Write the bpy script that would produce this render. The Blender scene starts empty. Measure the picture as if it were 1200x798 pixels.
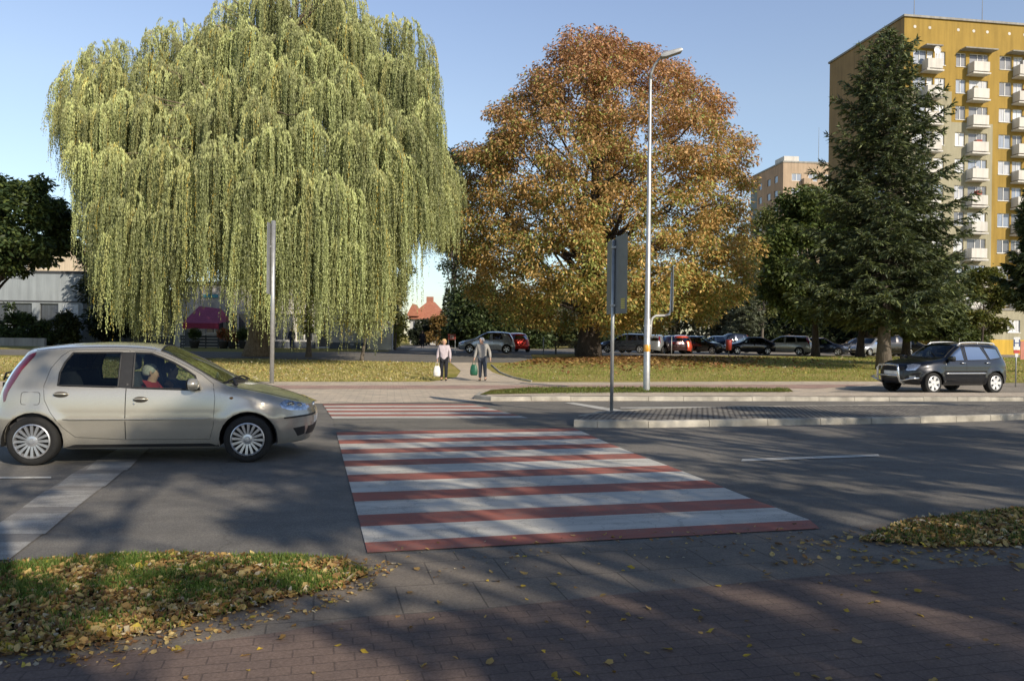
import bpy, bmesh, math, random
import numpy as np
from mathutils import Vector, Matrix
from mathutils.geometry import delaunay_2d_cdt, tessellate_polygon
random.seed(7); RNG = np.random.default_rng(11)
scene = bpy.context.scene
COL = bpy.data.collections.new("place"); scene.collection.children.link(COL)

# ---------------------------------------------------------------- camera maths
F = 919.0; ROLL = math.radians(.7); PITCH = math.atan(4 / F); CAMH = 1.6
_f = Vector((0, math.cos(PITCH), -math.sin(PITCH))); _u0 = Vector((0, math.sin(PITCH), math.cos(PITCH)))
_r = Vector((1, 0, 0)) * math.cos(ROLL) + _u0 * math.sin(ROLL)
_u = Vector((-1, 0, 0)) * math.sin(ROLL) + _u0 * math.cos(ROLL)
PROF = [(-400, 0), (14, 0), (22, -.08), (31, -.14), (50, .40), (4000, .40)]   # gentle fall and rise of the land
def gz(y):
    for (a, p), (b, q) in zip(PROF, PROF[1:]):
        if y <= b: return p + (q - p) * (y - a) / (b - a)
    return .4
def ray(px, py): return _f + _r * ((px - 600) / F) + _u * ((399 - py) / F)
def G(px, py):
    d = ray(px, py); z = 0.0
    for _ in range(60):
        t = (CAMH - z) / max(1e-4, -d.z); y = t * d.y; z = .5 * z + .5 * gz(y)
    return (t * d.x, y)
def AT(px, py, Y):                       # point of a vertical plane Y metres out
    d = ray(px, py); t = Y / d.y
    return Vector((t * d.x, Y, CAMH + t * d.z))
cam = bpy.data.cameras.new("camera"); co = bpy.data.objects.new("camera", cam); COL.objects.link(co)
cam.sensor_width = 36; cam.lens = F / 1200 * 36; cam.clip_end = 6000; cam.clip_start = .05
M = Matrix((( _r.x, _u.x, -_f.x, 0), (_r.y, _u.y, -_f.y, 0), (_r.z, _u.z, -_f.z, CAMH), (0, 0, 0, 1)))
co.matrix_world = M
cam.dof.use_dof = False
scene.camera = co
scene.view_settings.view_transform = 'Standard'; scene.view_settings.look = 'None'
scene.view_settings.exposure = 0; scene.view_settings.gamma = 1

# ---------------------------------------------------------------- light
SUNV = Vector((.64, -.77, 0)).normalized(); ELEV = math.radians(29)
SUNDIR = Vector((SUNV.x * math.cos(ELEV), SUNV.y * math.cos(ELEV), math.sin(ELEV)))
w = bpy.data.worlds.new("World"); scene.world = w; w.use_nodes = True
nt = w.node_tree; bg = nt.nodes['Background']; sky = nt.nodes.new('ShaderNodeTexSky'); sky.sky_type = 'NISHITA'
sky.sun_disc = False; sky.sun_elevation = ELEV; sky.sun_rotation = math.atan2(SUNV.x, SUNV.y)
sky.air_density = 1.0; sky.dust_density = .25; sky.ozone_density = 2.2
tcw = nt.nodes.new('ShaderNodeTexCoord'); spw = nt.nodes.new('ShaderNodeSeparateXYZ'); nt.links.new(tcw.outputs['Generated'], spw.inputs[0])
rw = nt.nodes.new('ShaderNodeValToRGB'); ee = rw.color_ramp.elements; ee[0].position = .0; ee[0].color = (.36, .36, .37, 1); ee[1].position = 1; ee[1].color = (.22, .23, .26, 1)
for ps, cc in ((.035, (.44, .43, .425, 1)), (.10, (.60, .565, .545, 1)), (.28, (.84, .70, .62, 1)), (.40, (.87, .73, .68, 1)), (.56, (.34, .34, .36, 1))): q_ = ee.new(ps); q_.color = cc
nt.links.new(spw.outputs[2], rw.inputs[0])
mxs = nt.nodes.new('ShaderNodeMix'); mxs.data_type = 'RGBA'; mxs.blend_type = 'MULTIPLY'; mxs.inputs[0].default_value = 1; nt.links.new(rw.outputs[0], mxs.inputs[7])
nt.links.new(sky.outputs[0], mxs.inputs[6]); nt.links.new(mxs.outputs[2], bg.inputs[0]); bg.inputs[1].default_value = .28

sl = bpy.data.lights.new("sun", 'SUN'); sl.energy = 5.0; sl.angle = math.radians(.45); sl.color = (1, .88, .71)
so = bpy.data.objects.new("sun", sl); COL.objects.link(so)
so.rotation_euler = (-SUNDIR).to_track_quat('-Z', 'Y').to_euler()
scene.cycles.max_bounces = 6; scene.cycles.transparent_max_bounces = 12
scene.cycles.diffuse_bounces = 3; scene.cycles.glossy_bounces = 3; scene.cycles.transmission_bounces = 4
scene.cycles.use_adaptive_sampling = True; scene.cycles.adaptive_threshold = .015
scene.cycles.use_denoising = True
scene.cycles.sample_clamp_indirect = 4

# ---------------------------------------------------------------- materials
def newmat(name):
    m = bpy.data.materials.new(name); m.use_nodes = True
    return m, m.node_tree, m.node_tree.nodes['Principled BSDF']
def N(t, kind, **kw):
    n = t.nodes.new(kind)
    for k, v in kw.items():
        if k in ('operation', 'blend_type', 'data_type', 'feature', 'attribute_name', 'noise_dimensions'): setattr(n, k, v)
        else: n.inputs[k].default_value = v
    return n
def ramp(t, fac, stops):
    r = t.nodes.new('ShaderNodeValToRGB'); e = r.color_ramp.elements
    while len(e) < len(stops): e.new(.5)
    for i, (p, c) in enumerate(stops):
        e[i].position = p; e[i].color = (*c, 1) if len(c) == 3 else c
    t.links.new(fac, r.inputs[0]); return r
def mixc(t, fac, a, b, mode='MIX'):
    m = t.nodes.new('ShaderNodeMix'); m.data_type = 'RGBA'; m.blend_type = mode
    for s, v in ((0, fac), (6, a), (7, b)):
        if isinstance(v, (int, float)): m.inputs[s].default_value = v
        elif isinstance(v, tuple): m.inputs[s].default_value = (*v, 1)
        else: t.links.new(v, m.inputs[s])
    return m.outputs[2]
def coords(t, kind='Object'):
    return t.nodes.new('ShaderNodeTexCoord').outputs[kind]
def noise(t, vec, scale, detail=4, rough=.55, dist=0):
    n = N(t, 'ShaderNodeTexNoise', Scale=scale, Detail=detail, Roughness=rough, Distortion=dist)
    if vec is not None: t.links.new(vec, n.inputs['Vector'])
    return n.outputs['Fac']
def bump(t, p, h, strength=.3, dist=.01):
    b = N(t, 'ShaderNodeBump', Strength=strength, Distance=dist); t.links.new(h, b.inputs['Height']); t.links.new(b.outputs[0], p.inputs['Normal'])
def geopos(t): return t.nodes.new('ShaderNodeNewGeometry').outputs['Position']
_mc = {}
def plain(name, c, rough=.6, metal=0, var=.15, scale=6, spec=.5, coat=0, emis=None):
    if name in _mc: return _mc[name]
    m, t, p = newmat(name)
    n = noise(t, coords(t), scale, 5)
    a = tuple(x * (1 - var) for x in c); b = tuple(min(1, x * (1 + var)) for x in c)
    r = ramp(t, n, [(.3, a), (.7, b)]); t.links.new(r.outputs[0], p.inputs['Base Color'])
    p.inputs['Roughness'].default_value = rough; p.inputs['Metallic'].default_value = metal
    p.inputs['Specular IOR Level'].default_value = spec; p.inputs['Coat Weight'].default_value = coat; p.inputs['Coat Roughness'].default_value = .04
    _mc[name] = m; return m
def paint(name, c, metal=.45, rough=.35, dirt=.25):
    if name in _mc: return _mc[name]
    m, t, p = newmat(name)
    co_ = coords(t); sp = t.nodes.new('ShaderNodeSeparateXYZ'); t.links.new(co_, sp.inputs[0])
    n = noise(t, co_, 3, 6, .6)
    # road film: thicker low on the body
    mr = N(t, 'ShaderNodeMapRange'); t.links.new(sp.outputs[2], mr.inputs[0]); mr.inputs[1].default_value = .15; mr.inputs[2].default_value = .75
    mr.inputs[3].default_value = dirt; mr.inputs[4].default_value = .03
    mu = N(t, 'ShaderNodeMath', operation='MULTIPLY'); t.links.new(mr.outputs[0], mu.inputs[0]); t.links.new(n, mu.inputs[1])
    mu2 = N(t, 'ShaderNodeMath', operation='MULTIPLY'); t.links.new(mu.outputs[0], mu2.inputs[0]); mu2.inputs[1].default_value = 1.8
    cc = mixc(t, mu2.outputs[0], c, (.13, .12, .10)); t.links.new(cc, p.inputs['Base Color'])
    fl = noise(t, co_, 900, 1); rr = ramp(t, fl, [(.3, (rough * .8,) * 3), (.7, (rough * 1.2,) * 3)]); t.links.new(rr.outputs[0], p.inputs['Roughness'])
    p.inputs['Metallic'].default_value = metal; p.inputs['Coat Weight'].default_value = .9; p.inputs['Coat Roughness'].default_value = .05
    _mc[name] = m; return m
def glass_mat(name, tint=(.35, .42, .40), gl=.18, gc=(.78, .80, .82)):
    if name in _mc: return _mc[name]
    m, t, p = newmat(name); t.nodes.remove(p); out = t.nodes['Material Output']
    tr = N(t, 'ShaderNodeBsdfTransparent', Color=(*tint, 1)); g_ = N(t, 'ShaderNodeBsdfGlossy', Roughness=.02); g_.inputs['Color'].default_value = (*gc, 1)
    fr = N(t, 'ShaderNodeFresnel', IOR=1.5); ad = N(t, 'ShaderNodeMath', operation='ADD'); t.links.new(fr.outputs[0], ad.inputs[0]); ad.inputs[1].default_value = gl - .04
    ad.use_clamp = True
    mx = t.nodes.new('ShaderNodeMixShader'); t.links.new(ad.outputs[0], mx.inputs[0]); t.links.new(tr.outputs[0], mx.inputs[1]); t.links.new(g_.outputs[0], mx.inputs[2])
    t.links.new(mx.outputs[0], out.inputs[0]); _mc[name] = m; return m
def leaf_mat(name, trans=.35, rough=.55, gain=1.0):
    if name in _mc: return _mc[name]
    m, t, p = newmat(name); out = t.nodes['Material Output']
    a = N(t, 'ShaderNodeAttribute', attribute_name='Col')
    if gain != 1: c = mixc(t, 1.0, a.outputs[0], (gain, gain, gain), 'MULTIPLY')
    else: c = a.outputs[0]
    t.links.new(c, p.inputs['Base Color']); p.inputs['Roughness'].default_value = rough; p.inputs['Specular IOR Level'].default_value = .35
    tl = t.nodes.new('ShaderNodeBsdfTranslucent'); c2 = mixc(t, 1.0, c, (1.25, 1.25, .75), 'MULTIPLY'); t.links.new(c2, tl.inputs[0])
    mx = N(t, 'ShaderNodeMixShader', Fac=trans); t.links.new(p.outputs[0], mx.inputs[1]); t.links.new(tl.outputs[0], mx.inputs[2])
    t.links.new(mx.outputs[0], out.inputs[0]); _mc[name] = m; return m
def bark(name, c):
    if name in _mc: return _mc[name]
    m, t, p = newmat(name); v = coords(t); mp = N(t, 'ShaderNodeMapping'); mp.inputs['Scale'].default_value = (6, 6, 1.2); t.links.new(v, mp.inputs[0])
    n = noise(t, mp.outputs[0], 2.5, 8, .7, .6)
    r = ramp(t, n, [(.3, tuple(x * .35 for x in c)), (.55, c), (.75, tuple(x * 1.5 for x in c))]); t.links.new(r.outputs[0], p.inputs['Base Color'])
    p.inputs['Roughness'].default_value = .95; bump(t, p, n, .9, .06); _mc[name] = m; return m

# ---------------------------------------------------------------- object helpers
def tag(o, label=None, cat=None, group=None, kind=None):
    if label: o['label'] = label
    if cat: o['category'] = cat
    if group: o['group'] = group
    if kind: o['kind'] = kind
    return o
def empty(name, loc=(0, 0, 0), rz=0):
    o = bpy.data.objects.new(name, None); COL.objects.link(o); o.location = loc; o.rotation_euler = (0, 0, rz); o.empty_display_size = .3
    return o
def mesh_obj(name, verts, faces, mat, parent=None, smooth=False, mats=None, fm=None):
    me = bpy.data.meshes.new(name); me.from_pydata([tuple(v) for v in verts], [], [tuple(f) for f in faces])
    for m in (mats or [mat]): me.materials.append(m)
    if fm is not None: me.polygons.foreach_set('material_index', fm)
    if smooth: me.polygons.foreach_set('use_smooth', [True] * len(me.polygons))
    me.update(); o = bpy.data.objects.new(name, me); COL.objects.link(o)
    if parent is not None: o.parent = parent
    return o
def children(o): return [c for c in COL.objects if c.parent == o]
def copy_tree(o, parent=None, kids=None):
    c = o.copy(); COL.objects.link(c); c.parent = parent
    for ch in children(o):
        copy_tree(ch, c)
    return c
class MB:
    def __init__(s): s.v = []; s.f = []
    def add(s, vs, fs):
        n = len(s.v); s.v += [tuple(v) for v in vs]; s.f += [tuple(i + n for i in f) for f in fs]; return s
    def box(s, x0, x1, y0, y1, z0, z1, rz=0, c=None):
        vs = [(x, y, z) for x in (x0, x1) for y in (y0, y1) for z in (z0, z1)]
        if rz:
            cx, cy = c or ((x0 + x1) / 2, (y0 + y1) / 2); k, q = math.cos(rz), math.sin(rz)
            vs = [(cx + (x - cx) * k - (y - cy) * q, cy + (x - cx) * q + (y - cy) * k, z) for x, y, z in vs]
        return s.add(vs, [(0, 1, 3, 2), (4, 6, 7, 5), (0, 4, 5, 1), (2, 3, 7, 6), (0, 2, 6, 4), (1, 5, 7, 3)])
    def rbox(s, x0, x1, y0, y1, z0, z1, r, axis='y', seg=4):
        # box with rounded edges along one axis
        def rr(a0, a1, b0, b1):
            pts = []
            for (cx, cy, st) in ((a1 - r, b1 - r, 0), (a0 + r, b1 - r, 90), (a0 + r, b0 + r, 180), (a1 - r, b0 + r, 270)):
                for i in range(seg + 1):
                    a = math.radians(st + 90 * i / seg); pts.append((cx + r * math.cos(a), cy + r * math.sin(a)))
            return pts
        if axis == 'y': P = rr(x0, x1, z0, z1); mk = lambda p, t: (p[0], (y0, y1)[t], p[1])
        elif axis == 'x': P = rr(y0, y1, z0, z1); mk = lambda p, t: ((x0, x1)[t], p[0], p[1])
        else: P = rr(x0, x1, y0, y1); mk = lambda p, t: (p[0], p[1], (z0, z1)[t])
        n = len(P); vs = [mk(p, 0) for p in P] + [mk(p, 1) for p in P]
        return s.add(vs, [tuple(range(n)), tuple(range(2 * n - 1, n - 1, -1))] + [(i, i + n, (i + 1) % n + n, (i + 1) % n) for i in range(n)])
    def tube(s, pts, rad, sides=8, cap=True, flat=1.0):
        pts = [Vector(p) for p in pts]; n = len(pts)
        if not hasattr(rad, '__len__'): rad = [rad] * n
        vs = []; up = None
        for i, p in enumerate(pts):
            d = (pts[min(i + 1, n - 1)] - pts[max(i - 1, 0)])
            if d.length < 1e-9: d = Vector((0, 0, 1))
            d.normalize()
            if up is None: up = Vector((1, 0, 0)) if abs(d.x) < .8 else Vector((0, 1, 0))
            a = up - d * up.dot(d)
            if a.length < 1e-6: a = d.orthogonal()
            a.normalize(); b = d.cross(a); up = a
            for k in range(sides):
                t = 2 * math.pi * k / sides; vs.append(p + a * (rad[i] * math.cos(t)) + b * (rad[i] * flat * math.sin(t)))
        fs = [(i * sides + k, i * sides + (k + 1) % sides, (i + 1) * sides + (k + 1) % sides, (i + 1) * sides + k) for i in range(n - 1) for k in range(sides)]
        if cap: fs += [tuple(range(sides - 1, -1, -1)), tuple(range((n - 1) * sides, n * sides))]
        return s.add(vs, fs)
    def lathe(s, prof, seg=24, axis='z', c=(0, 0, 0), close=False):
        vs = []; n = len(prof)
        for k in range(seg):
            t = 2 * math.pi * k / seg
            for (r, h) in prof:
                if axis == 'z': vs.append((c[0] + r * math.cos(t), c[1] + r * math.sin(t), c[2] + h))
                elif axis == 'y': vs.append((c[0] + r * math.cos(t), c[1] + h, c[2] + r * math.sin(t)))
                else: vs.append((c[0] + h, c[1] + r * math.cos(t), c[2] + r * math.sin(t)))
        fs = [(k * n + i, ((k + 1) % seg) * n + i, ((k + 1) % seg) * n + i + 1, k * n + i + 1) for k in range(seg) for i in range(n - 1)]
        return s.add(vs, fs)
    def prism(s, poly, z0, z1, mk=None):
        # extrude a 2D polygon; mk maps (a, b, h) to xyz
        mk = mk or (lambda a, b, h: (a, b, h)); n = len(poly)
        tri = tessellate_polygon([[Vector((a, b, 0)) for a, b in poly]])
        vs = [mk(a, b, z0) for a, b in poly] + [mk(a, b, z1) for a, b in poly]
        fs = [t for t in tri] + [tuple(i + n for i in t[::-1]) for t in tri] + [(i, (i + 1) % n, (i + 1) % n + n, i + n) for i in range(n)]
        return s.add(vs, fs)
    def build(s, name, mat, parent=None, smooth=False, bevel=0, angle=None):
        o = mesh_obj(name, s.v, s.f, mat, parent, smooth)
        if len(s.f) < 20000:
            bm = bmesh.new(); bm.from_mesh(o.data); bmesh.ops.recalc_face_normals(bm, faces=bm.faces)
            if bevel: bmesh.ops.bevel(bm, geom=bm.edges[:] , offset=bevel, segments=2, affect='EDGES', profile=.6, clamp_overlap=True)
            bm.to_mesh(o.data); bm.free()
            if smooth or bevel: o.data.polygons.foreach_set('use_smooth', [True] * len(o.data.polygons))
        if angle is not None or bevel:
            try: o.data.set_sharp_from_angle(angle=math.radians(angle or 40))
            except Exception: pass
        return o
def text_mesh(txt, size, depth, loc, rot, mat, parent, name):
    c = bpy.data.curves.new(name, 'FONT'); c.body = txt; c.size = size; c.extrude = depth; c.align_x = 'CENTER'; c.align_y = 'CENTER'
    o = bpy.data.objects.new('tmp', c); COL.objects.link(o); dg = bpy.context.evaluated_depsgraph_get()
    me = bpy.data.meshes.new_from_object(o.evaluated_get(dg)); bpy.data.objects.remove(o)
    me.materials.clear(); me.materials.append(mat); r = bpy.data.objects.new(name, me); COL.objects.link(r); r.location = loc; r.rotation_euler = rot; r.parent = parent
    return r
def quads_obj(name, P, A, B, colors, mat, parent=None):
    """rhombic leaves: centre P, half-axes A (long) and B (wide); numpy (n,3); colors (n,3)"""
    n = len(P); V = np.stack([P - A, P + B * .9 - A * .1, P + A, P - B * .9 - A * .1], 1).reshape(-1, 3).astype(np.float32)
    me = bpy.data.meshes.new(name); me.vertices.add(4 * n); me.vertices.foreach_set('co', V.ravel())
    me.loops.add(4 * n); me.loops.foreach_set('vertex_index', np.arange(4 * n, dtype=np.int32))
    me.polygons.add(n); me.polygons.foreach_set('loop_start', np.arange(0, 4 * n, 4, dtype=np.int32))
    try: me.polygons.foreach_set('loop_total', np.full(n, 4, dtype=np.int32))
    except Exception: pass
    at = me.color_attributes.new('Col', 'FLOAT_COLOR', 'POINT'); c4 = np.ones((n, 4), np.float32); c4[:, :3] = np.clip(colors, 0, 1)
    at.data.foreach_set('color', np.repeat(c4, 4, 0).ravel())
    me.update(calc_edges=True); me.validate(); me.materials.append(mat)
    o = bpy.data.objects.new(name, me); COL.objects.link(o)
    if parent is not None: o.parent = parent
    return o
def unit(a): return a / np.maximum(1e-9, np.linalg.norm(a, axis=-1, keepdims=True))
def hermite(pts):
    pts = sorted(pts); xs = np.array([p[0] for p in pts], float); ys = np.array([p[1] for p in pts], float)
    d = np.diff(ys) / np.diff(xs); m = np.zeros(len(xs)); m[0] = d[0]; m[-1] = d[-1]
    for i in range(1, len(xs) - 1):
        m[i] = 0 if d[i - 1] * d[i] <= 0 else 2 / (1 / d[i - 1] + 1 / d[i])
    def fn(x):
        x = min(max(x, xs[0]), xs[-1]); i = min(max(int(np.searchsorted(xs, x)) - 1, 0), len(xs) - 2)
        h = xs[i + 1] - xs[i]; t = (x - xs[i]) / h
        return float((2 * t**3 - 3 * t * t + 1) * ys[i] + (t**3 - 2 * t * t + t) * h * m[i] + (-2 * t**3 + 3 * t * t) * ys[i + 1] + (t**3 - t * t) * h * m[i + 1])
    return fn
# ================================================================ CARS
def pip(poly, X, Y):
    c = np.zeros(len(X), bool); n = len(poly)
    for i in range(n):
        x1, y1 = poly[i]; x2, y2 = poly[(i + 1) % n]
        if y1 == y2: continue
        k = ((y1 > Y) != (y2 > Y)) & (X < (x2 - x1) * (Y - y1) / (y2 - y1) + x1); c ^= k
    return c
def domain(outer, parts, h, mapf):
    """triangulate a 2D region cut by part outlines; returns {index: (verts3d, tris)}; index -1 is the rest"""
    V = []; E = []
    def addp(p, close=True):
        n = len(V); V.extend(p); m = len(p)
        E.extend([(n + i, n + (i + 1) % m) for i in range(m)])
    def dens(p):
        out = []
        for (a, b), (c, d) in zip(p, p[1:] + p[:1]):
            k = max(1, int(math.hypot(c - a, d - b) / h)); out += [(a + (c - a) * i / k, b + (d - b) * i / k) for i in range(k)]
        return out
    addp(outer)
    for p in parts: addp(dens(p))
    O = np.array(outer); x0, y0 = O.min(0); x1, y1 = O.max(0)
    gx, gy = np.meshgrid(np.arange(x0 + h / 2, x1, h), np.arange(y0 + h / 2, y1, h)); gx = gx.ravel() + .001; gy = gy.ravel() + .0007
    B = np.array(V)
    ins = pip(outer, gx, gy); gx, gy = gx[ins], gy[ins]
    dm = np.full(len(gx), 9.0)
    for b in B: dm = np.minimum(dm, (gx - b[0])**2 + (gy - b[1])**2)
    k = dm > (h * .45)**2; gx, gy = gx[k], gy[k]
    V = V + list(zip(gx.tolist(), gy.tolist()))
    r = delaunay_2d_cdt([Vector(v) for v in V], E, [], 0, 1e-5); P = r[0]; T = r[2]
    T = [t for t in T if len(t) == 3]; P2 = np.array([(p.x, p.y) for p in P]); T = np.array(T)
    C = P2[T].mean(1); own = np.full(len(T), -2); own[pip(outer, C[:, 0], C[:, 1])] = -1
    for i, p in enumerate(parts): own[(own > -2) & pip(p, C[:, 0], C[:, 1])] = i
    P3 = [mapf(float(p.x), float(p.y)) for p in P]; res = {}
    for i in range(-1, len(parts)):
        t = T[own == i]
        if len(t) == 0: continue
        u_, inv = np.unique(t, return_inverse=True); res[i] = ([P3[k] for k in u_], [tuple(int(q) for q in row) for row in inv.reshape(-1, 3)])
    return res
class Shell:
    def __init__(s, sp):
        s.sp = sp; s.zc = hermite(sp['zc']); s.ze = hermite(sp['ze']); s.xf = hermite([(z, x) for x, z in sp['xf']]); s.xr = hermite([(z, x) for x, z in sp['xr']])
        s.wz = hermite([(z, w_) for w_, z in sp['w']]); s.nf = sp.get('nf', 3.0); s.nr = sp.get('nr', 4.0); s.cf = sp['cf']; s.cr = sp['cr']
        s.Xf = 2 ** (-1 / s.nf); s.Xr = 2 ** (-1 / s.nr); s.taper = sp.get('taper', .03)
    def W(s, x, z):
        w_ = s.wz(z); d = s.ze(x) - z; R = s.sp.get('rnd', .10)
        if d < R: q = min(1, 1 - max(0, d) / R); w_ -= s.sp.get('rdep', .05) * (1 - math.sqrt(max(0, 1 - q * q)))
        for xw in s.sp['wheels']:
            dd = math.hypot(x - xw, z - s.sp['r']) - s.sp['ra'] - .02; w_ += s.sp.get('flare', .018) * math.exp(-(dd / .06)**2)
        w_ -= s.taper * max(0, (x - s.sp['wheels'][1]) / .8)**2 + s.taper * max(0, (s.sp['wheels'][0] - x) / .8)**2
        for zz, dp in s.sp.get('crease', []): w_ += dp * math.exp(-((z - zz) / .03)**2)
        return w_
    def umax(s, z): return s.cf + 2 * s.Xf * (s.xf(z) - s.cf)
    def umin(s, z): return s.cr - 2 * s.Xr * (s.cr - s.xr(z))
    def S(s, u, z):
        if u > s.cf:
            L = s.xf(z) - s.cf; un = (u - s.cf) / L
            if un <= s.Xf: X = un; Y = (1 - X**s.nf)**(1 / s.nf)
            else: Y = max(0, 2 * s.Xf - un); X = max(0, 1 - Y**s.nf)**(1 / s.nf)
            x = s.cf + L * X
        elif u < s.cr:
            L = s.cr - s.xr(z); un = (s.cr - u) / L
            if un <= s.Xr: X = un; Y = (1 - X**s.nr)**(1 / s.nr)
            else: Y = max(0, 2 * s.Xr - un); X = max(0, 1 - Y**s.nr)**(1 / s.nr)
            x = s.cr - L * X
        else: x = u; Y = 1
        return (x, Y * s.W(x, z), z)
    def U(s, x, z):
        if x > s.cf:
            L = s.xf(z) - s.cf; X = min(1, (x - s.cf) / L)
            if X > s.Xf: return s.cf + L * (2 * s.Xf - max(0, 1 - X**s.nf)**(1 / s.nf))
        elif x < s.cr:
            L = s.cr - s.xr(z); X = min(1, (s.cr - x) / L)
            if X > s.Xr: return s.cr - L * (2 * s.Xr - max(0, 1 - X**s.nr)**(1 / s.nr))
        return x
    def Fy(s, y, z): L = s.xf(z) - s.cf; return s.cf + L * (2 * s.Xf - y / s.wz(z))
    def Ry(s, y, z): L = s.cr - s.xr(z); return s.cr - L * (2 * s.Xr - y / s.wz(z))
    def conv(s, poly):
        out = []
        for p in poly:
            if p[0] == 'F': out.append((s.Fy(p[1], p[2]), p[2]))
            elif p[0] == 'R': out.append((s.Ry(p[1], p[2]), p[2]))
            else: out.append((s.U(p[0], p[1]), p[1]))
        return out
def rimmesh(r, style):
    mb = MB()
    mb.lathe([(r, -.10), (r, .045), (r - .012, .05), (r - .022, .035), (r - .026, -.10)], 40, 'y')
    n = {'multi': 16, 'six': 6, 'five': 5}[style]
    w0, w1 = {'multi': (.011, .017), 'six': (.045, .055), 'five': (.028, .035)}[style]
    for k in range(n):
        a = 2 * math.pi * k / n + .1; ca, sa = math.cos(a), math.sin(a)
        for off in ((0,) if style != 'six' else (0,)):
            P = []
            for (rad, wd, y) in ((.045, w0, .030), (r * .6, (w0 + w1) / 2, .037), (r - .015, w1, .040)):
                for sgn in (-1, 1):
                    for yy in (y, y - .028): P.append((rad * ca - sgn * wd * sa, yy, rad * sa + sgn * wd * ca))
            mb.add(P, [(0, 2, 6, 4), (4, 6, 10, 8), (1, 5, 7, 3), (5, 9, 11, 7), (0, 4, 5, 1), (4, 8, 9, 5), (2, 3, 7, 6), (6, 7, 11, 10)])
    mb.lathe([(0.0, .048), (.03, .047), (.036, .038), (.062, .034), (.068, .01)], 24, 'y')
    return mb
DARKP = lambda: plain('black_plastic', (.016, .016, .017), .55, 0, .2, 20)
def make_car(sp, loc, rz, name, label, cat, group=None, col=(.5, .5, .5), fine=.045, detail=2, scale=1.0):
    S = Shell(sp); root = empty(name, loc, rz); tag(root, label, cat, group); root.scale = (scale,) * 3
    pm = paint('paint_' + sp.get('pname', name) + '%02d%02d%02d' % tuple(int(c * 99) for c in col), col, sp.get('metal', .45), sp.get('rough', .33), sp.get('dirt', .25))
    dk = DARKP(); gl = glass_mat('car_glass', (.62, .70, .64), .09); gl2 = glass_mat('car_glass_dark', (.42, .48, .50), .03) if detail else glass_mat('parked_glass', (.05, .06, .07), .2)
    gl2 = sp.get('tint_mat') or gl2
    rub = plain('tyre_rubber', (.013, .013, .013), .85, 0, .3, 30); under = plain('underbody', (.008, .008, .008), .9)
    hlm = sp.get('hl_mat') or plain('lamp_chrome', (.62, .66, .70), .12, .85, .35, 30, coat=1)
    redm = plain('tail_lamp_red', (.15, .006, .012), .18, 0, .3, 12, coat=1)
    r, ra = sp['r'], sp['ra']; xw = sp['wheels']; zb = sp['zb']
    # outline of one flank
    o = []; z0r = sp.get('zrear', zb + .08); z0f = sp.get('zfront', zb + .05)
    um = S.umin(z0r); nst = 8
    rear_x = xw[0] - ra
    for i in range(nst): o.append((um + (rear_x - um) * i / nst, z0r + (zb + .04 - z0r) * i / nst))
    def arc(xc):
        s0 = math.asin(min(1, max(-1, (zb + .02 - r) / ra))); n = 14
        return [(xc + ra * math.cos(a), r + ra * math.sin(a)) for a in [math.pi - s0 + (2 * s0 - math.pi) * i / n for i in range(n + 1)]]
    o += arc(xw[0]); a1 = arc(xw[1])
    n = max(3, int((a1[0][0] - o[-1][0]) / (fine * 2))); xa, za = o[-1]
    o += [(xa + (a1[0][0] - xa) * i / n, zb) for i in range(1, n)]
    o += a1; xa, za = o[-1]; ue = S.umax(z0f); n = 8
    o += [(xa + (ue - xa) * i / n, za + (z0f - za) * i / n) for i in range(1, n + 1)]
    # nose centre line upward
    uu = ue; zt = z0f
    ztop = S.ze(sp['xf_top']); n = max(3, int((ztop - z0f) / fine))
    o += [(S.umax(z0f + (ztop - z0f) * i / n), z0f + (ztop - z0f) * i / n) for i in range(1, n + 1)]
    uF = o[-1][0]; ztr = S.ze(sp['xr_top']); uR = S.umin(ztr); n = int((uF - uR) / fine)
    us = [uF + (uR - uF) * i / n for i in range(n + 1)]
    zeu = lambda u: S.ze(max(sp['xr_top'], min(sp['xf_top'], S.S(u, ztop)[0] if u > S.cf else (S.S(u, ztr)[0] if u < S.cr else u))))
    zedge = {}
    for u in us:
        x = u
        for _ in range(4): x = S.S(u, S.ze(min(sp['xf_top'], max(sp['xr_top'], x))))[0]
        zedge[u] = S.ze(min(sp['xf_top'], max(sp['xr_top'], x)))
    o += [(u, zedge[u]) for u in us[1:]]
    n = max(3, int((ztr - z0r) / fine)); o += [(S.umin(ztr + (z0r - ztr) * i / n), ztr + (z0r - ztr) * i / n) for i in range(1, n)]
    parts = [dict(p) for p in sp['side']]
    polys = [S.conv(p['poly']) for p in parts]
    for side in (1, -1):
        def mp(u, z): x, y, z = S.S(u, z); return (x, side * y, z)
        res = domain(o, polys, fine, mp)
        if side == 1: keep = res
        for i, p in enumerate(parts):
            if i not in res: continue
            vs, ts = res[i]
            if side == -1: ts = [t[::-1] for t in ts]
            p.setdefault('m', []).append((vs, ts, side))
        bvs, bts = res[-1]
        if side == 1: B = MB(); B.add(bvs, bts)
        else: B.add(bvs, [t[::-1] for t in bts])
    matsel = {'paint': pm, 'glass': gl, 'tint': gl2, 'black': dk, 'lamp': hlm, 'red': redm, 'plate': plain('plate_white', (.75, .75, .72), .4), 'chrome': plain('chrome_trim', (.7, .72, .74), .15, .9), 'amber': plain('lamp_amber', (.6, .2, .02), .3), 'seam': under}
    body_extra = []; made = {}
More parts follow.
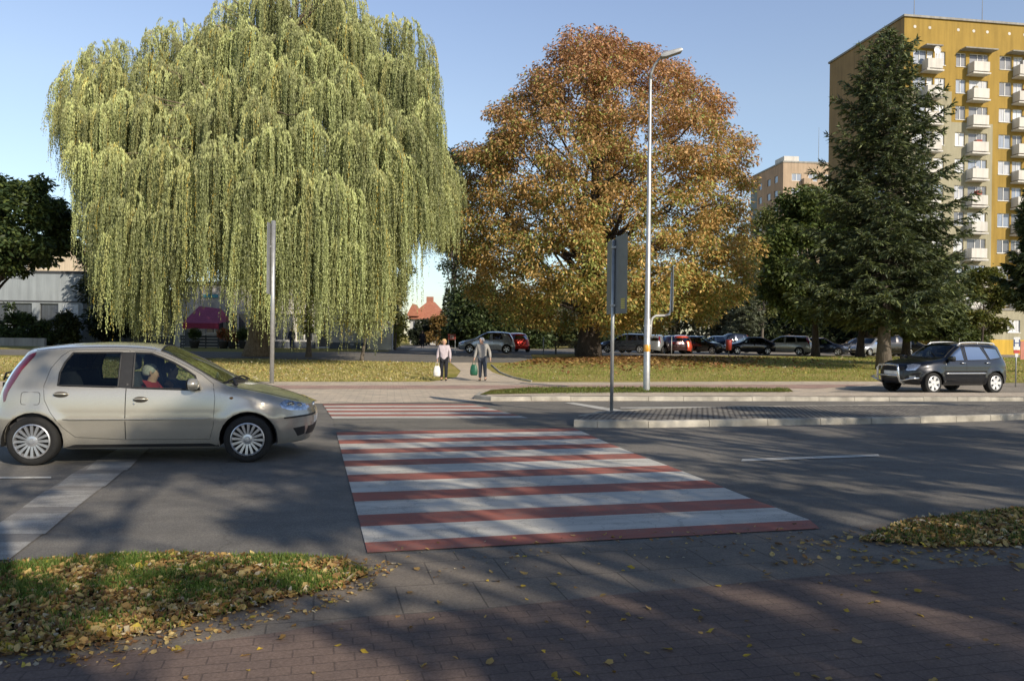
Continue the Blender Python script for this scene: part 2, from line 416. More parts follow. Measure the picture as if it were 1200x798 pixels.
    for p in parts:
        for (vs, ts, side) in p.get('m', []):
            m = matsel[p['mat']]
            off = p.get('off', 0)
            vs2 = [(x + 0, y + side * off, z) for x, y, z in vs] if off else vs
            if p.get('both'):
                made.setdefault(p['name'], [MB(), m])[0].add(vs2, ts)
            else:
                par = root
                if p.get('of'): par = made.get((p['of'], side), root)
                ob = mesh_obj(p['name'], vs2, ts, m, par, True); made[(p.get('key', p['name']), side)] = ob
                if p.get('label'): ob['label'] = p['label']
                if detail and p.get('seam'):
                    q = MB(); pl = polys[parts.index(p)]; pp = []
                    for (a, b), (c, d) in zip(pl, pl[1:] + pl[:1]):
                        k = max(1, int(math.hypot(c - a, d - b) / .05)); pp += [(a + (c - a) * j / k, b + (d - b) * j / k) for j in range(k)]
                    if p['mat'] in ('glass', 'tint'):
                        L3 = [Vector(S.S(a, b)) for a, b in pp + pp[:1]]; q.tube([Vector((v.x, side * (v.y + .001), v.z)) for v in L3], .013, 6, False); q.build('window_seal', dk, ob, True)
                    else:
                        L3 = [Vector(S.S(a, b)) for a, b in pp + pp[:1]]; q.tube([Vector((v.x, side * (v.y - .0015), v.z)) for v in L3], .0034, 5, False); q.build('door_seam', under, ob, True)
    # top surface: bonnet, windscreen, roof
    def tm(u, t):
        i = (u - us[0]) / (us[-1] - us[0]) * (len(us) - 1); i = min(max(i, 0), len(us) - 1); k = min(int(i), len(us) - 2); q = i - k
        ze = zedge[us[k]] * (1 - q) + zedge[us[k + 1]] * q
        x, y, z = S.S(u, ze); zc = max(ze, S.zc(x)); 
        return (x, t * y, ze + (zc - ze) * (1 - abs(t)**2.3))
    un = us[::-1]; nt_ = 12; mrg = 1e-3
    eps_ = .002
    rect = [(u, -1.0) for u in un] + [(un[-1], -1 + 2 * i / nt_) for i in range(1, nt_)] + [(u, 1.0) for u in un[::-1]] + [(un[0], 1 - 2 * i / nt_) for i in range(1, nt_)]
    tres = domain(rect, [p['poly'] for p in sp['top']], max(fine, .06), tm)
    B.add(*tres[-1])
    for i, p in enumerate(sp['top']):
        if i in tres:
            ob = mesh_obj(p['name'], tres[i][0], tres[i][1], matsel[p['mat']], root, True); made[p['name']] = ob
            if detail and p['mat'] in ('glass', 'tint'):
                pl = p['poly']; pp = []
                for (a, b), (c, d) in zip(pl, pl[1:] + pl[:1]): pp += [(a + (c - a) * j / 10, b + (d - b) * j / 10) for j in range(10)]
                q = MB(); q.tube([Vector(tm(a, b)) for a, b in pp + pp[:1]], .012, 6, False); q.build('window_seal', dk, ob, True)
    bo = mesh_obj('body', B.v, B.f, pm, root, True)
    bm = bmesh.new(); bm.from_mesh(bo.data); bmesh.ops.remove_doubles(bm, verts=bm.verts, dist=.004); bmesh.ops.recalc_face_normals(bm, faces=bm.faces); bm.to_mesh(bo.data); bm.free()
    bo.data.polygons.foreach_set('use_smooth', [True] * len(bo.data.polygons))
    for k, v in made.items():
        if isinstance(v, list):
            ob = mesh_obj(k, v[0].v, v[0].f, v[1], root, True)
            bm = bmesh.new(); bm.from_mesh(ob.data); bmesh.ops.remove_doubles(bm, verts=bm.verts, dist=.002); bm.to_mesh(ob.data); bm.free(); ob.data.polygons.foreach_set('use_smooth', [True] * len(ob.data.polygons))
            made[k] = ob
    # floor pan and wheel wells
    wmax = max(w_ for w_, z in sp['w']); xf0, xr0 = sp['xf'][0][0], sp['xr'][0][0]
    fl = MB(); fl.box(xr0 + .22, xf0 - .32, -wmax + .26, wmax - .26, zb + .05, zb + .12)
    fl.box(xw[0] + ra, xw[1] - ra, -wmax + .05, wmax - .05, zb + .02, zb + .10)
    for xc in xw:
        for sd in (1, -1):
            ps = []; n = 18
            for i in range(n + 1):
                a = math.pi * i / n - 0; ps.append((xc + (ra + .004) * math.cos(a), r + (ra + .004) * math.sin(a)))
            ps = [(ps[0][0], zb + .04)] + ps + [(ps[-1][0], zb + .04)]
            y0, y1 = sd * (wmax - .035), sd * (wmax - .32)
            vs = [(a, y0, b) for a, b in ps] + [(a, y1, b) for a, b in ps]; m_ = len(ps)
            fl.add(vs, [(i, i + 1, i + 1 + m_, i + m_) for i in range(m_ - 1)] + [tuple(range(m_, 2 * m_))])
    fl.build('underbody', under, root)
    # wheels
    for xc in xw:
        for sd in (1, -1):
            h = mesh_obj('wheel', *(lambda q: (q.v, q.f))(MB().lathe([(0, .0), (r * .62, .0), (r * .62, -.14), (0, -.14)], 24, 'y')), under, root)
            rs = sp.get('rim', .19); wy = wmax - .045
            h.location = (xc, sd * wy, r); h.rotation_euler = (0, random.uniform(0, 6), 0 if sd == 1 else math.pi)
            tw = .095
            ty = MB().lathe([(rs - .005, .02), (rs + .01, .034), (r - .035, .036), (r - .012, .022), (r - .002, -.005), (r, -.06), (r, -tw * 1.2), (r - .012, -tw * 1.75), (rs, -tw * 1.85)], 48, 'y').build('tyre', rub, h, True)
            rb = rimmesh(rs, sp.get('rimstyle', 'five')).build('rim', sp.get('rim_mat') or plain('alloy_silver', (.55, .56, .58), .3, .75, .1, 30), h, True, angle=35)
    # cabin
    if detail >= 1 and sp.get('cabin', True):
        fab = plain('seat_fabric', (.045, .047, .052), .9); cb = sp['cab']     # (x rear, x dash, z belt, z roof)
        it = MB(); it.box(cb[0], cb[1], -wmax + .12, wmax - .12, zb + .13, zb + .17)
        it.box(cb[1] - .35, cb[1] + .1, -wmax + .14, wmax - .14, cb[2] - .22, cb[2] - .03); it.box(cb[0] - .1, cb[0] + .25, -wmax + .16, wmax - .16, zb + .2, cb[2] - .06)
        for sd in (1, -1): it.box(cb[0], cb[1], sd * (wmax - .13), sd * (wmax - .10), zb + .15, cb[2] - .05)
        it.build('cabin_trim', plain('cabin_plastic', (.03, .03, .032), .8), root)
        for sx, tag_ in ((cb[3], 0), (cb[4], 1)):
            for sd in (.34, -.34):
                q = MB(); y0, y1 = sd - .23, sd + .23
                q.rbox(sx, sx + .5, y0, y1, .42 + zb * .6, .58 + zb * .6, .06, 'y')
                vs = [(sx - .02, .45), (sx + .12, .45), (sx - .08, cb[2] + .12), (sx - .20, cb[2] + .12)]
                q.prism([(a, b + zb * .3) for a, b in vs], y0 + .01, y1 - .01, lambda a, b, h: (a, h, b))
                s_ = q.build('seat', fab, root, bevel=.02)
                hq = MB(); hq.rbox(sx - .20, sx - .10, sd - .12, sd + .12, cb[2] + .15 + zb * .3, cb[2] + .33 + zb * .3, .045, 'y'); hq.build('headrest', fab, s_, bevel=.01)
        q = MB(); cy = .34; q.lathe([(.185, 0), (.18, .012), (.17, 0), (.18, -.012), (.185, 0)], 24, 'x'); q.box(-.01, .01, -.17, .17, -.02, .02)
        swo = q.build('steering_wheel', dk, root, True); swo.location = (cb[1] - .45, cy, cb[2] - .02); swo.rotation_euler = (0, .4, 0)
    return root, S, made, tm, pm
def circ(cx, cz, rx, rz, n=12): return [(cx + rx * math.cos(2 * math.pi * i / n), cz + rz * math.sin(2 * math.pi * i / n)) for i in range(n)]

# ---- the champagne hatchback
HATCH = dict(metal=.5, rough=.28, wheels=(0, 2.45), r=.292, ra=.34, rim=.205, rimstyle='multi', zb=.185, zrear=.30, zfront=.24, cf=1.75, cr=.85, nf=3.0, nr=4.2, flare=.016, rdep=.055, rnd=.11,
    zc=[(-.62, 1.32), (-.35, 1.375), (-.1, 1.41), (.3, 1.455), (.75, 1.47), (1.1, 1.46), (1.36, 1.42), (1.6, 1.305), (1.9, 1.13), (2.1, 1.015), (2.28, .955), (2.6, .885), (2.9, .80), (3.08, .725), (3.22, .66)],
    ze=[(-.62, 1.30), (-.35, 1.325), (0, 1.365), (.4, 1.392), (.8, 1.402), (1.1, 1.395), (1.3, 1.37), (1.55, 1.275), (1.8, 1.145), (2.02, 1.015), (2.2, .94), (2.45, .885), (2.65, .835), (2.85, .775), (3.02, .725), (3.2, .66)],
    xf=[(3.10, .15), (3.17, .28), (3.215, .42), (3.225, .53), (3.20, .62), (3.13, .72), (3.0, .85), (2.9, 1.5)],
    xr=[(-.56, .15), (-.60, .3), (-.635, .45), (-.62, .58), (-.575, .66), (-.54, .8), (-.49, .95), (-.41, 1.12), (-.28, 1.32), (-.22, 1.5)],
    w=[(.70, .15), (.775, .22), (.80, .33), (.825, .5), (.832, .62), (.822, .78), (.80, .90), (.765, .98), (.70, 1.15), (.635, 1.30), (.60, 1.40), (.58, 1.5)],
    crease=[(.545, .010)], xf_top=3.2, xr_top=-.36, cab=(-.2, 2.05, .92, 0.35, 1.15),
    side=[
     dict(name='rear_door', key='rd', mat='paint', seam=1, poly=[(.25, 1.30), (.15, 1.15), (.105, .95), (.128, .78), (.2, .638), (.333, .46), (.47, .335), (1.03, .30), (1.03, .9), (1.01, 1.375), (.5, 1.375), (.33, 1.365)]),
     dict(name='front_door', key='fd', mat='paint', seam=1, poly=[(1.035, .30), (2.0, .295), (2.045, .46), (2.06, .80), (2.03, .97), (1.88, 1.085), (1.7, 1.185), (1.5, 1.28), (1.3, 1.355), (1.02, 1.375), (1.035, .9)]),
     dict(name='window', key='rw', of='rd', mat='tint', seam=1, poly=[(.372, 1.337), (.30, 1.22), (.262, 1.1), (.263, .953), (.938, .934), (.924, 1.346)]),
     dict(name='window', key='fw', of='fd', mat='glass', seam=1, poly=[(1.078, 1.345), (1.27, 1.338), (1.4, 1.29), (1.538, 1.23), (1.686, 1.15), (1.806, 1.07), (1.88, .90), (1.102, .925)]),
     dict(name='pillar_trim', mat='black', off=.004, poly=[(.915, 1.352), (.935, .928), (1.105, .918), (1.085, 1.352)]),
     dict(name='headlight', mat='lamp', off=.004, poly=[(2.81, .715), (2.86, .755), (2.96, .765), (3.08, .722), (3.15, .665), (3.12, .618), (2.93, .635), (2.84, .668)]),
     dict(name='bumper_strip', mat='black', off=.006, poly=[(2.87, .548), (2.87, .528), (3.05, .538), ('F', .15, .553), ('F', .15, .575), (3.05, .562)]),
     dict(name='fog_lamp_grille', mat='black', off=0, poly=[(2.97, .402), (3.11, .42), (3.10, .31), (3.02, .29)]),
     dict(name='radiator_grille', mat='black', both=1, poly=[('F', .42, .41), ('F', 0, .43), ('F', 0, .30), ('F', .42, .30)]),
     dict(name='number_plate', mat='plate', both=1, off=0, poly=[('F', .26, .53), ('F', 0, .53), ('F', 0, .44), ('F', .26, .44)]),
     dict(name='tail_light', mat='red', off=.004, poly=[(-.075, 1.34), (-.075, 1.30), (-.20, 1.12), (-.325, .86), (-.345, .765), (-.37, .745), (-.40, .86), (-.33, 1.08), (-.20, 1.29), (-.12, 1.33)]),
     dict(name='rear_window', mat='tint', both=1, poly=[('R', .50, 1.22), ('R', 0, 1.24), ('R', 0, .98), ('R', .56, .96)]),
    ],
    top=[dict(name='windscreen', mat='glass', poly=[(1.36, -.90), (1.31, 0), (1.36, .90), (2.12, .91), (2.23, .5), (2.27, 0), (2.23, -.5), (2.12, -.91)])])

A0 = Vector(G(38, 546)); B0 = Vector(G(290, 542.3)); dH = (B0 - A0).normalized(); HA = math.atan2(dH.y, dH.x); nH = Vector((-dH.y, dH.x))
O0 = A0 + nH * .795
hatch, HS, Hm, Htm, Hpaint = make_car(HATCH, (O0.x, O0.y, .004), HA, 'hatchback_car', 'champagne coloured five-door hatchback driving over the road at the left', 'car', col=(.50, .47, .40), fine=.04)
def flank(S, x, z, side=-1, out=0): p = S.S(S.U(x, z), z); return (p[0], side * (p[1] + out), p[2])
for side in (1, -1):
    for (x, z, dk_) in ((.31, .845, 'rd'), (1.205, .785, 'fd')):
        c = flank(HS, x, z, side, .006); par = Hm[(dk_, side)]
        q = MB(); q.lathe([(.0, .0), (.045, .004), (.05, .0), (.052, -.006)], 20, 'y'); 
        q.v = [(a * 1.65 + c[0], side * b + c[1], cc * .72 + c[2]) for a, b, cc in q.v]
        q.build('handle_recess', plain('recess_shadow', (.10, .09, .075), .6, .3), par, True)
        q = MB(); q.tube([(c[0] - .078, c[1] - side * .004, c[2] + .006), (c[0] - .06, c[1] + side * .022, c[2] + .008), (c[0] + .06, c[1] + side * .022, c[2] + .008), (c[0] + .078, c[1] - side * .004, c[2] + .006)], [.012, .017, .017, .012], 8, True, .6)
        q.build('handle', Hpaint, par, True)
    q = MB(); pts = [flank(HS, .34 + 1.68 * i / 20, .552, side, .003) for i in range(21)]; q.tube(pts, [.004] + [.011] * 19 + [.004], 6, True)
    q.build('side_moulding', Hpaint, hatch, True)
    # fuel flap outline only on the near flank
    if side == -1:
        pl = []
        for (cx, cz, st) in ((.045, .84, 0), (-.115, .84, 90), (-.115, .755, 180), (.045, .755, 270)):
            for i in range(5): a = math.radians(st + 22.5 * i); pl.append((cx + .03 * math.cos(a), cz + .03 * math.sin(a)))
        q = MB(); pts = [flank(HS, a, b, side, -.0012) for a, b in pl + pl[:1]]; q.tube(pts, .0038, 5, False); q.build('fuel_flap', plain('underbody', (0, 0, 0)), hatch, True)
        q = MB(); c = flank(HS, 2.25, .80, side, .002); q.lathe([(0, .006), (.016, .005), (.02, -.004)], 12, 'y', (0, 0, 0)); q.v = [(a * 1.2 + c[0], side * b + c[1], cc * .8 + c[2]) for a, b, cc in q.v]; q.build('side_indicator', plain('amber_lens', (.35, .17, .05), .3), hatch, True)
        q = MB(); c = flank(HS, 1.13, .735, side, .001); q.lathe([(0, .004), (.012, .003), (.014, -.004)], 12, 'y'); q.v = [(a + c[0], side * b + c[1], cc + c[2]) for a, b, cc in q.v]; q.build('door_lock', plain('chrome_trim', (.7, .7, .7)), Hm[('fd', side)], True)
    # mirror
    c = flank(HS, 1.84, .985, side, .02); q = MB()
    prof = [(0.0, .075), (.05, .068), (.082, .045), (.092, 0), (.088, -.035), (.0, -.045)]
    q.lathe(prof, 20, 'x'); q.v = [(a * 1.05 + c[0] - .03, b * 1.15 + c[1] + side * .095, cc * .78 + c[2] - .01) for a, b, cc in q.v]
    mo = q.build('wing_mirror', Hpaint, hatch, True)
    q = MB(); q.tube([(c[0] + .01, c[1] - side * .03, c[2] - .035), (c[0], c[1] + side * .05, c[2] - .03)], [.03, .022], 8); q.build('mirror_foot', DARKP(), mo, True)
    q = MB(); q.lathe([(0, -.05), (.078, -.05), (.082, -.044)], 20, 'x'); q.v = [(a * 1.05 + c[0] - .033, b * 1.15 + c[1] + side * .095, cc * .78 + c[2] - .01) for a, b, cc in q.v]; q.build('mirror_rim', DARKP(), mo, True)
    # headlight bowls behind the lens
    for (bx, bz, br) in ((2.93, .70, .05), (3.03, .685, .036)):
        c = flank(HS, bx, bz, side, -.012); q = MB(); nrm = Vector((.55, side * .83, 0)).normalized(); a = Vector((nrm.y, -nrm.x, 0)); vs = []
        for k in range(16):
            for (rr_, dd) in ((.0, .004), (br * .35, .016), (br * .5, .012), (br * .95, .0145), (br, .019), (br * 1.08, .010)):
                t = 2 * math.pi * k / 16; p = Vector(c) + nrm * (dd + .004) + a * (rr_ * math.cos(t)) + Vector((0, 0, 1)) * (rr_ * .85 * math.sin(t)); vs.append(p)
        q.add(vs, [(k * 6 + i, ((k + 1) % 16) * 6 + i, ((k + 1) % 16) * 6 + i + 1, k * 6 + i + 1) for k in range(16) for i in range(5)])
        q.build('lamp_reflector', plain('reflector', (.35, .38, .42), .08, .95, .5, 60), Hm[('headlight', side)], True)
# bonnet shut line, wipers, emblem, aerial, roof rail lines, rear wiper
for sd in (1, -1): q = MB(); q.tube([Vector(Htm(2.2 + .9 * i / 12, sd * (.90 - .10 * (i / 12)**2))) + Vector((0, 0, .000)) for i in range(13)], .004, 5, False); q.build('bonnet_seam', plain('underbody', (0, 0, 0)), hatch, True)
q = MB()
for (t0, t1) in ((.75, .08), (.0, -.62)):
    a = Vector(Htm(2.235, t0)) + Vector((.02, 0, .02)); b = Vector(Htm(2.15, t1)) + Vector((0, 0, .02)); q.tube([a, (a + b) / 2 + Vector((0, 0, .03)), b], [.012, .012, .006], 6); q.tube([b + Vector((0, .25, -.012)), b + Vector((0, -.25, -.012))], .008, 5)
q.tube([Vector(Htm(2.27, -.80)) + Vector((0, 0, .015)), Vector(Htm(2.22, -.55)) + Vector((0, 0, .03)), Vector(Htm(2.27, 0)) + Vector((0, 0, .012)), Vector(Htm(2.22, .8)) + Vector((0, 0, .01))], [.022, .026, .018, .018], 6)
q.build('wiper', DARKP(), hatch, True)
q = MB(); q.lathe([(0, .012), (.035, .010), (.045, .0), (.03, -.02)], 20, 'x'); c = HS.S(HS.Fy(.0, .655), .655); q.v = [(a + c[0] - .0, b, cc + c[2] + .0) for a, b, cc in q.v]; q.build('emblem', plain('chrome_trim', (.7, .7, .7)), hatch, True)
q = MB(); q.box(-.62, -.56, -.12, .12, .88, .95); q.tube([(-.60, -.05, 1.0), (-.57, .1, 1.02), (-.60, .3, .98)], .015, 6); q.tube([(-.655, 0, .97), (-.63, 0, 1.06), (-.55, 0, 1.08)], .014, 6); q.build('rear_wiper', DARKP(), hatch, True)
q = MB()
for sd in (1, -1): q.tube([Vector(Htm(-.1 + 1.4 * i / 12, sd * .93)) + Vector((0, 0, -.001)) for i in range(13)], .006, 5, True)
q.build('roof_gutter', DARKP(), hatch, True)
# ---- the black off-road car with a bull bar
SUV = dict(wheels=(0, 2.63), r=.345, ra=.40, rim=.235, rimstyle='six', zb=.27, zrear=.36, zfront=.33, cf=1.9, cr=.75, nf=3.4, nr=4.5, flare=.03, rdep=.055, rnd=.12,
    zc=[(-.85, 1.55), (-.6, 1.59), (-.1, 1.635), (.6, 1.66), (1.1, 1.65), (1.4, 1.60), (1.7, 1.44), (2.0, 1.25), (2.15, 1.16), (2.5, 1.12), (2.9, 1.06), (3.2, .98), (3.42, .90)],
    ze=[(-.85, 1.51), (-.6, 1.53), (-.1, 1.57), (.6, 1.59), (1.1, 1.575), (1.35, 1.53), (1.6, 1.41), (1.85, 1.26), (2.05, 1.13), (2.5, 1.06), (2.9, 1.01), (3.2, .95), (3.4, .89)],
    xf=[(3.28, .25), (3.42, .36), (3.46, .5), (3.45, .65), (3.42, .8), (3.34, .9), (3.2, 1.0), (3.1, 1.7)],
    xr=[(-.80, .25), (-.86, .4), (-.87, .55), (-.84, .7), (-.82, .95), (-.74, 1.15), (-.62, 1.45), (-.56, 1.7)],
    w=[(.78, .25), (.86, .34), (.89, .5), (.90, .7), (.895, .9), (.87, 1.0), (.84, 1.08), (.76, 1.3), (.70, 1.5), (.67, 1.7)],
    crease=[(.72, .008)], xf_top=3.4, xr_top=-.6, cab=(-.1, 2.1, 1.05, 0.3, 1.15),
    side=[
     dict(name='rear_door', key='rd', mat='paint', seam=1, poly=[(.42, 1.545), (.24, 1.25), (.2, 1.0), (.36, .8), (.45, .62), (.5, .42), (1.27, .40), (1.27, 1.0), (1.24, 1.55)]),
     dict(name='front_door', key='fd', mat='paint', seam=1, poly=[(1.275, .40), (2.16, .40), (2.17, .85), (2.12, 1.06), (1.9, 1.2), (1.65, 1.36), (1.38, 1.50), (1.25, 1.55), (1.275, 1.0)]),
     dict(name='window', key='rw', of='rd', mat='tint', seam=1, poly=[(.50, 1.515), (.34, 1.25), (.29, 1.09), (1.19, 1.075), (1.17, 1.525)]),
     dict(name='window', key='fw', of='fd', mat='tint', seam=1, poly=[(1.31, 1.52), (1.36, 1.50), (1.6, 1.37), (1.85, 1.21), (2.0, 1.09), (1.98, 1.06), (1.31, 1.07)]),
     dict(name='quarter_window', mat='tint', seam=1, poly=[(.36, 1.49), (-.25, 1.45), (-.38, 1.16), (.20, 1.10)]),
     dict(name='headlight', mat='lamp', off=.004, poly=[(3.0, .94), (3.15, .955), (3.28, .91), ('F', .52, .86), ('F', .50, .76), (3.34, .74), (3.18, .77)]),
     dict(name='fog_lamp', mat='lamp', off=.003, poly=[('F', .72, .58), ('F', .60, .58), ('F', .60, .50), ('F', .72, .50)]),
     dict(name='tail_light', mat='red', off=.004, poly=[(-.60, 1.12), (-.50, 1.10), (-.56, .82), (-.74, .78), ('R', .74, .80), ('R', .72, 1.1)]),
     dict(name='radiator_grille', mat='black', both=1, poly=[('F', .44, .86), ('F', 0, .87), ('F', 0, .72), ('F', .42, .72)]),
     dict(name='air_intake', mat='black', both=1, poly=[('F', .50, .50), ('F', 0, .50), ('F', 0, .40), ('F', .46, .40)]),
     dict(name='rear_window', mat='tint', both=1, poly=[('R', .56, 1.46), ('R', 0, 1.48), ('R', 0, 1.12), ('R', .62, 1.10)]),
    ],
    top=[dict(name='windscreen', mat='glass', poly=[(1.44, -.90), (1.38, 0), (1.44, .90), (2.0, .92), (2.12, .5), (2.16, 0), (2.12, -.5), (2.0, -.92)])])
A1 = Vector(G(1166, 461)); B1 = Vector(G(1091, 462)); d1 = (B1 - A1).normalized(); n1 = Vector((-d1.y, d1.x))
O1 = A1 - n1 * .9; a1_ = math.atan2(d1.y, d1.x)
SUV['dirt'] = .05; SUV['tint_mat'] = glass_mat('privacy_glass', (.22, .25, .27), .02, (.42, .44, .46)); SUV['rim_mat'] = plain('alloy_bright', (.80, .81, .82), .3, .35, .05, 30)
suv, SS, Sm, Stm, Spaint = make_car(SUV, (O1.x, O1.y, gz(O1.y) + .004), a1_, 'offroad_car', 'black off-road car with chrome bull bar and white six-spoke wheels', 'car', col=(.004, .006, .012), fine=.06, scale=1.04)
chrome = plain('chrome_trim', (.7, .7, .7))
for side in (1, -1):
    for x, z, k in ((.36, 1.0, 'rd'), (1.42, .99, 'fd')):
        c = flank(SS, x, z, side, .01); q = MB(); q.tube([(c[0] - .09, c[1], c[2]), (c[0] - .07, c[1] + side * .03, c[2]), (c[0] + .07, c[1] + side * .03, c[2]), (c[0] + .09, c[1], c[2])], .02, 8); q.build('handle', chrome, Sm[(k, side)], True)
    q = MB(); q.tube([flank(SS, .42 + 1.75 * i / 16, .66, side, .006) for i in range(17)], [.01] + [.028] * 15 + [.01], 8); q.build('side_moulding', plain('alloy_silver', (.5, .5, .5)), suv, True)
    c = flank(SS, 1.98, 1.12, side, .02); q = MB(); q.rbox(c[0] - .07, c[0] + .07, min(c[1] + side * .03, c[1] + side * .22), max(c[1] + side * .03, c[1] + side * .22), c[2] - .08, c[2] + .09, .05, 'y'); q.tube([(c[0], c[1] - side * .06, c[2] - .06), (c[0], c[1] + side * .06, c[2] - .03)], .03, 6)
    q.build('wing_mirror', Spaint, suv, bevel=.02)
    q = MB(); pts = [Vector(Stm(-.45 + 1.8 * i / 14, side * .90)) + Vector((0, 0, .05 if 0 < i < 14 else -.01)) for i in range(15)]; q.tube(pts, .02, 8)
    for i in (1, 7, 13): q.tube([pts[i], pts[i] - Vector((0, 0, .06))], .016, 6)
    q.build('roof_rail', plain('alloy_bright', (.8, .8, .8)), suv, True)
    q = MB(); q.tube([flank(SS, xx, zz, side, .004) for xx, zz in ((2.14, .42), (2.2, .38))], .02, 5); q.build('mud_flap', DARKP(), suv)
bb = MB(); X = 3.60
bb.tube([(3.34, .42, .32), (X - .05, .44, .40), (X, .43, .55), (X + .01, .42, .80), (X - .02, .38, .90), (X - .02, 0, .92), (X - .02, -.38, .90), (X + .01, -.42, .80), (X, -.43, .55), (X - .05, -.44, .40), (3.34, -.42, .32)], .033, 10)
bb.tube([(X, .43, .58), (X + .01, 0, .58), (X, -.43, .58)], .026, 8)
bb.tube([(X - .06, .43, .40), (X - .1, .8, .50), (3.25, .90, .52)], .028, 8); bb.tube([(X - .06, -.43, .40), (X - .1, -.8, .50), (3.25, -.90, .52)], .028, 8)
bb.build('bull_bar', plain('steel_tube', (.72, .74, .76), .18, .9, .05), suv, True)
q = MB(); q.box(3.475, 3.49, -.26, .26, .61, .72); q.build('number_plate', plain('plate_white', (.7, .7, .7)), suv)
q = MB(); q.tube([Vector(Stm(2.16, .7)) + Vector((0, 0, .03)), Vector(Stm(1.9, .1)) + Vector((0, 0, .02))], .01, 5); q.build('wiper', DARKP(), suv)

# ---- parked cars: same body maker, their own proportions
def variant(base, kind):
    import copy; s = copy.deepcopy(base)
    s['side'] = [p for p in s['side'] if p['name'] in ('rear_door', 'front_door', 'window', 'headlight', 'tail_light', 'rear_window', 'radiator_grille', 'quarter_window', 'number_plate')]
    s['rimstyle'] = 'five'; s['cabin'] = False; s['dirt'] = .08
    if kind == 'estate':        # stretch the roof back over a long boot
        s['zc'] = [(-1.0, 1.36), (-.8, 1.41), (-.3, 1.45)] + [p for p in s['zc'] if p[0] >= .3]; s['ze'] = [(-1.0, 1.31), (-.6, 1.35)] + [p for p in s['ze'] if p[0] >= 0]
        s['xr'] = [(x - (.42 if z < 1.0 else .36), z) for x, z in s['xr']]; s['xr_top'] = -.72; s['cr'] = .4
        for p in s['side']:
            if p['name'] == 'tail_light': p['poly'] = [(-.62, 1.3), (-.70, .78), (-.84, .76), ('R', .74, .80), ('R', .60, 1.3)]
        s['side'].append(dict(name='quarter_window', mat='tint', poly=[(.22, 1.32), (.12, .97), (-.55, .99), (-.42, 1.28)]))
    if kind == 'van':
        k = 1.17
        for f_ in ('zc', 'ze'): s[f_] = [(x, z * (k if x < 2 else 1.12)) for x, z in s[f_]]
        s['w'] = [(w_ + (.04 if z > .9 else .03), z * (k if z > .6 else 1)) for w_, z in s['w']]
        s['xr'] = [(x, z * (k if z > .6 else 1)) for x, z in s['xr']]; s['xf'] = [(x, z * (k if z > .6 else 1)) for x, z in s['xf']]
        for p in s['side']: p['poly'] = [(a[0], a[1] * (k if a[1] > .6 else 1)) if a[0] not in ('F', 'R') else (a[0], a[1], a[2] * (k if a[2] > .6 else 1)) for a in p['poly']]
    if kind == 'saloon':
        s['zc'] = [(-1.0, .98), (-.7, 1.0), (-.45, 1.02), (-.15, 1.20), (.2, 1.36), (.55, 1.42), (.9, 1.42), (1.2, 1.39)] + [p for p in s['zc'] if p[0] > 1.3]
        s['ze'] = [(-1.0, .93), (-.7, .95), (-.45, .97), (-.15, 1.12), (.2, 1.28), (.55, 1.34), (.9, 1.345), (1.2, 1.33)] + [(x, z - .02) for x, z in s['ze'] if x > 1.25]
        s['xr'] = [(-.98, .15), (-1.02, .4), (-1.02, .7), (-.97, .9), (-.9, 1.0), (-.85, 1.5)]; s['xr_top'] = -.88; s['cr'] = .2
        for p in s['side']:
            if p['name'] == 'tail_light': p['poly'] = [(-.78, .90), (-.78, .76), ('R', .74, .76), ('R', .5, .80), ('R', .5, .90)]
            if p['name'] == 'rear_door': p['poly'] = [(.15, 1.15), (.105, .95), (.128, .78), (.333, .46), (.47, .335), (1.03, .30), (1.03, .9), (1.01, 1.32), (.5, 1.32), (.3, 1.25)]
            if p['name'] == 'front_door': p['poly'] = [(1.035, .30), (2.0, .295), (2.045, .46), (2.06, .80), (2.03, .94), (1.7, 1.14), (1.3, 1.31), (1.02, 1.32)]
            if p['name'] == 'window' and p['key'] == 'rw': p['poly'] = [(.45, 1.26), (.30, 1.15), (.2, .96), (.95, .935), (.95, 1.29)]
            if p['name'] == 'window' and p['key'] == 'fw': p['poly'] = [(1.06, 1.29), (1.27, 1.285), (1.6, 1.16), (1.88, .95), (1.06, .93)]
        s['side'] = [p for p in s['side'] if p['name'] != 'rear_window']
        s['top'].append(dict(name='rear_window', mat='tint', poly=[(-.42, -.85), (.12, -.85), (.16, 0), (.12, .85), (-.42, .85), (-.46, 0)]))
    return s
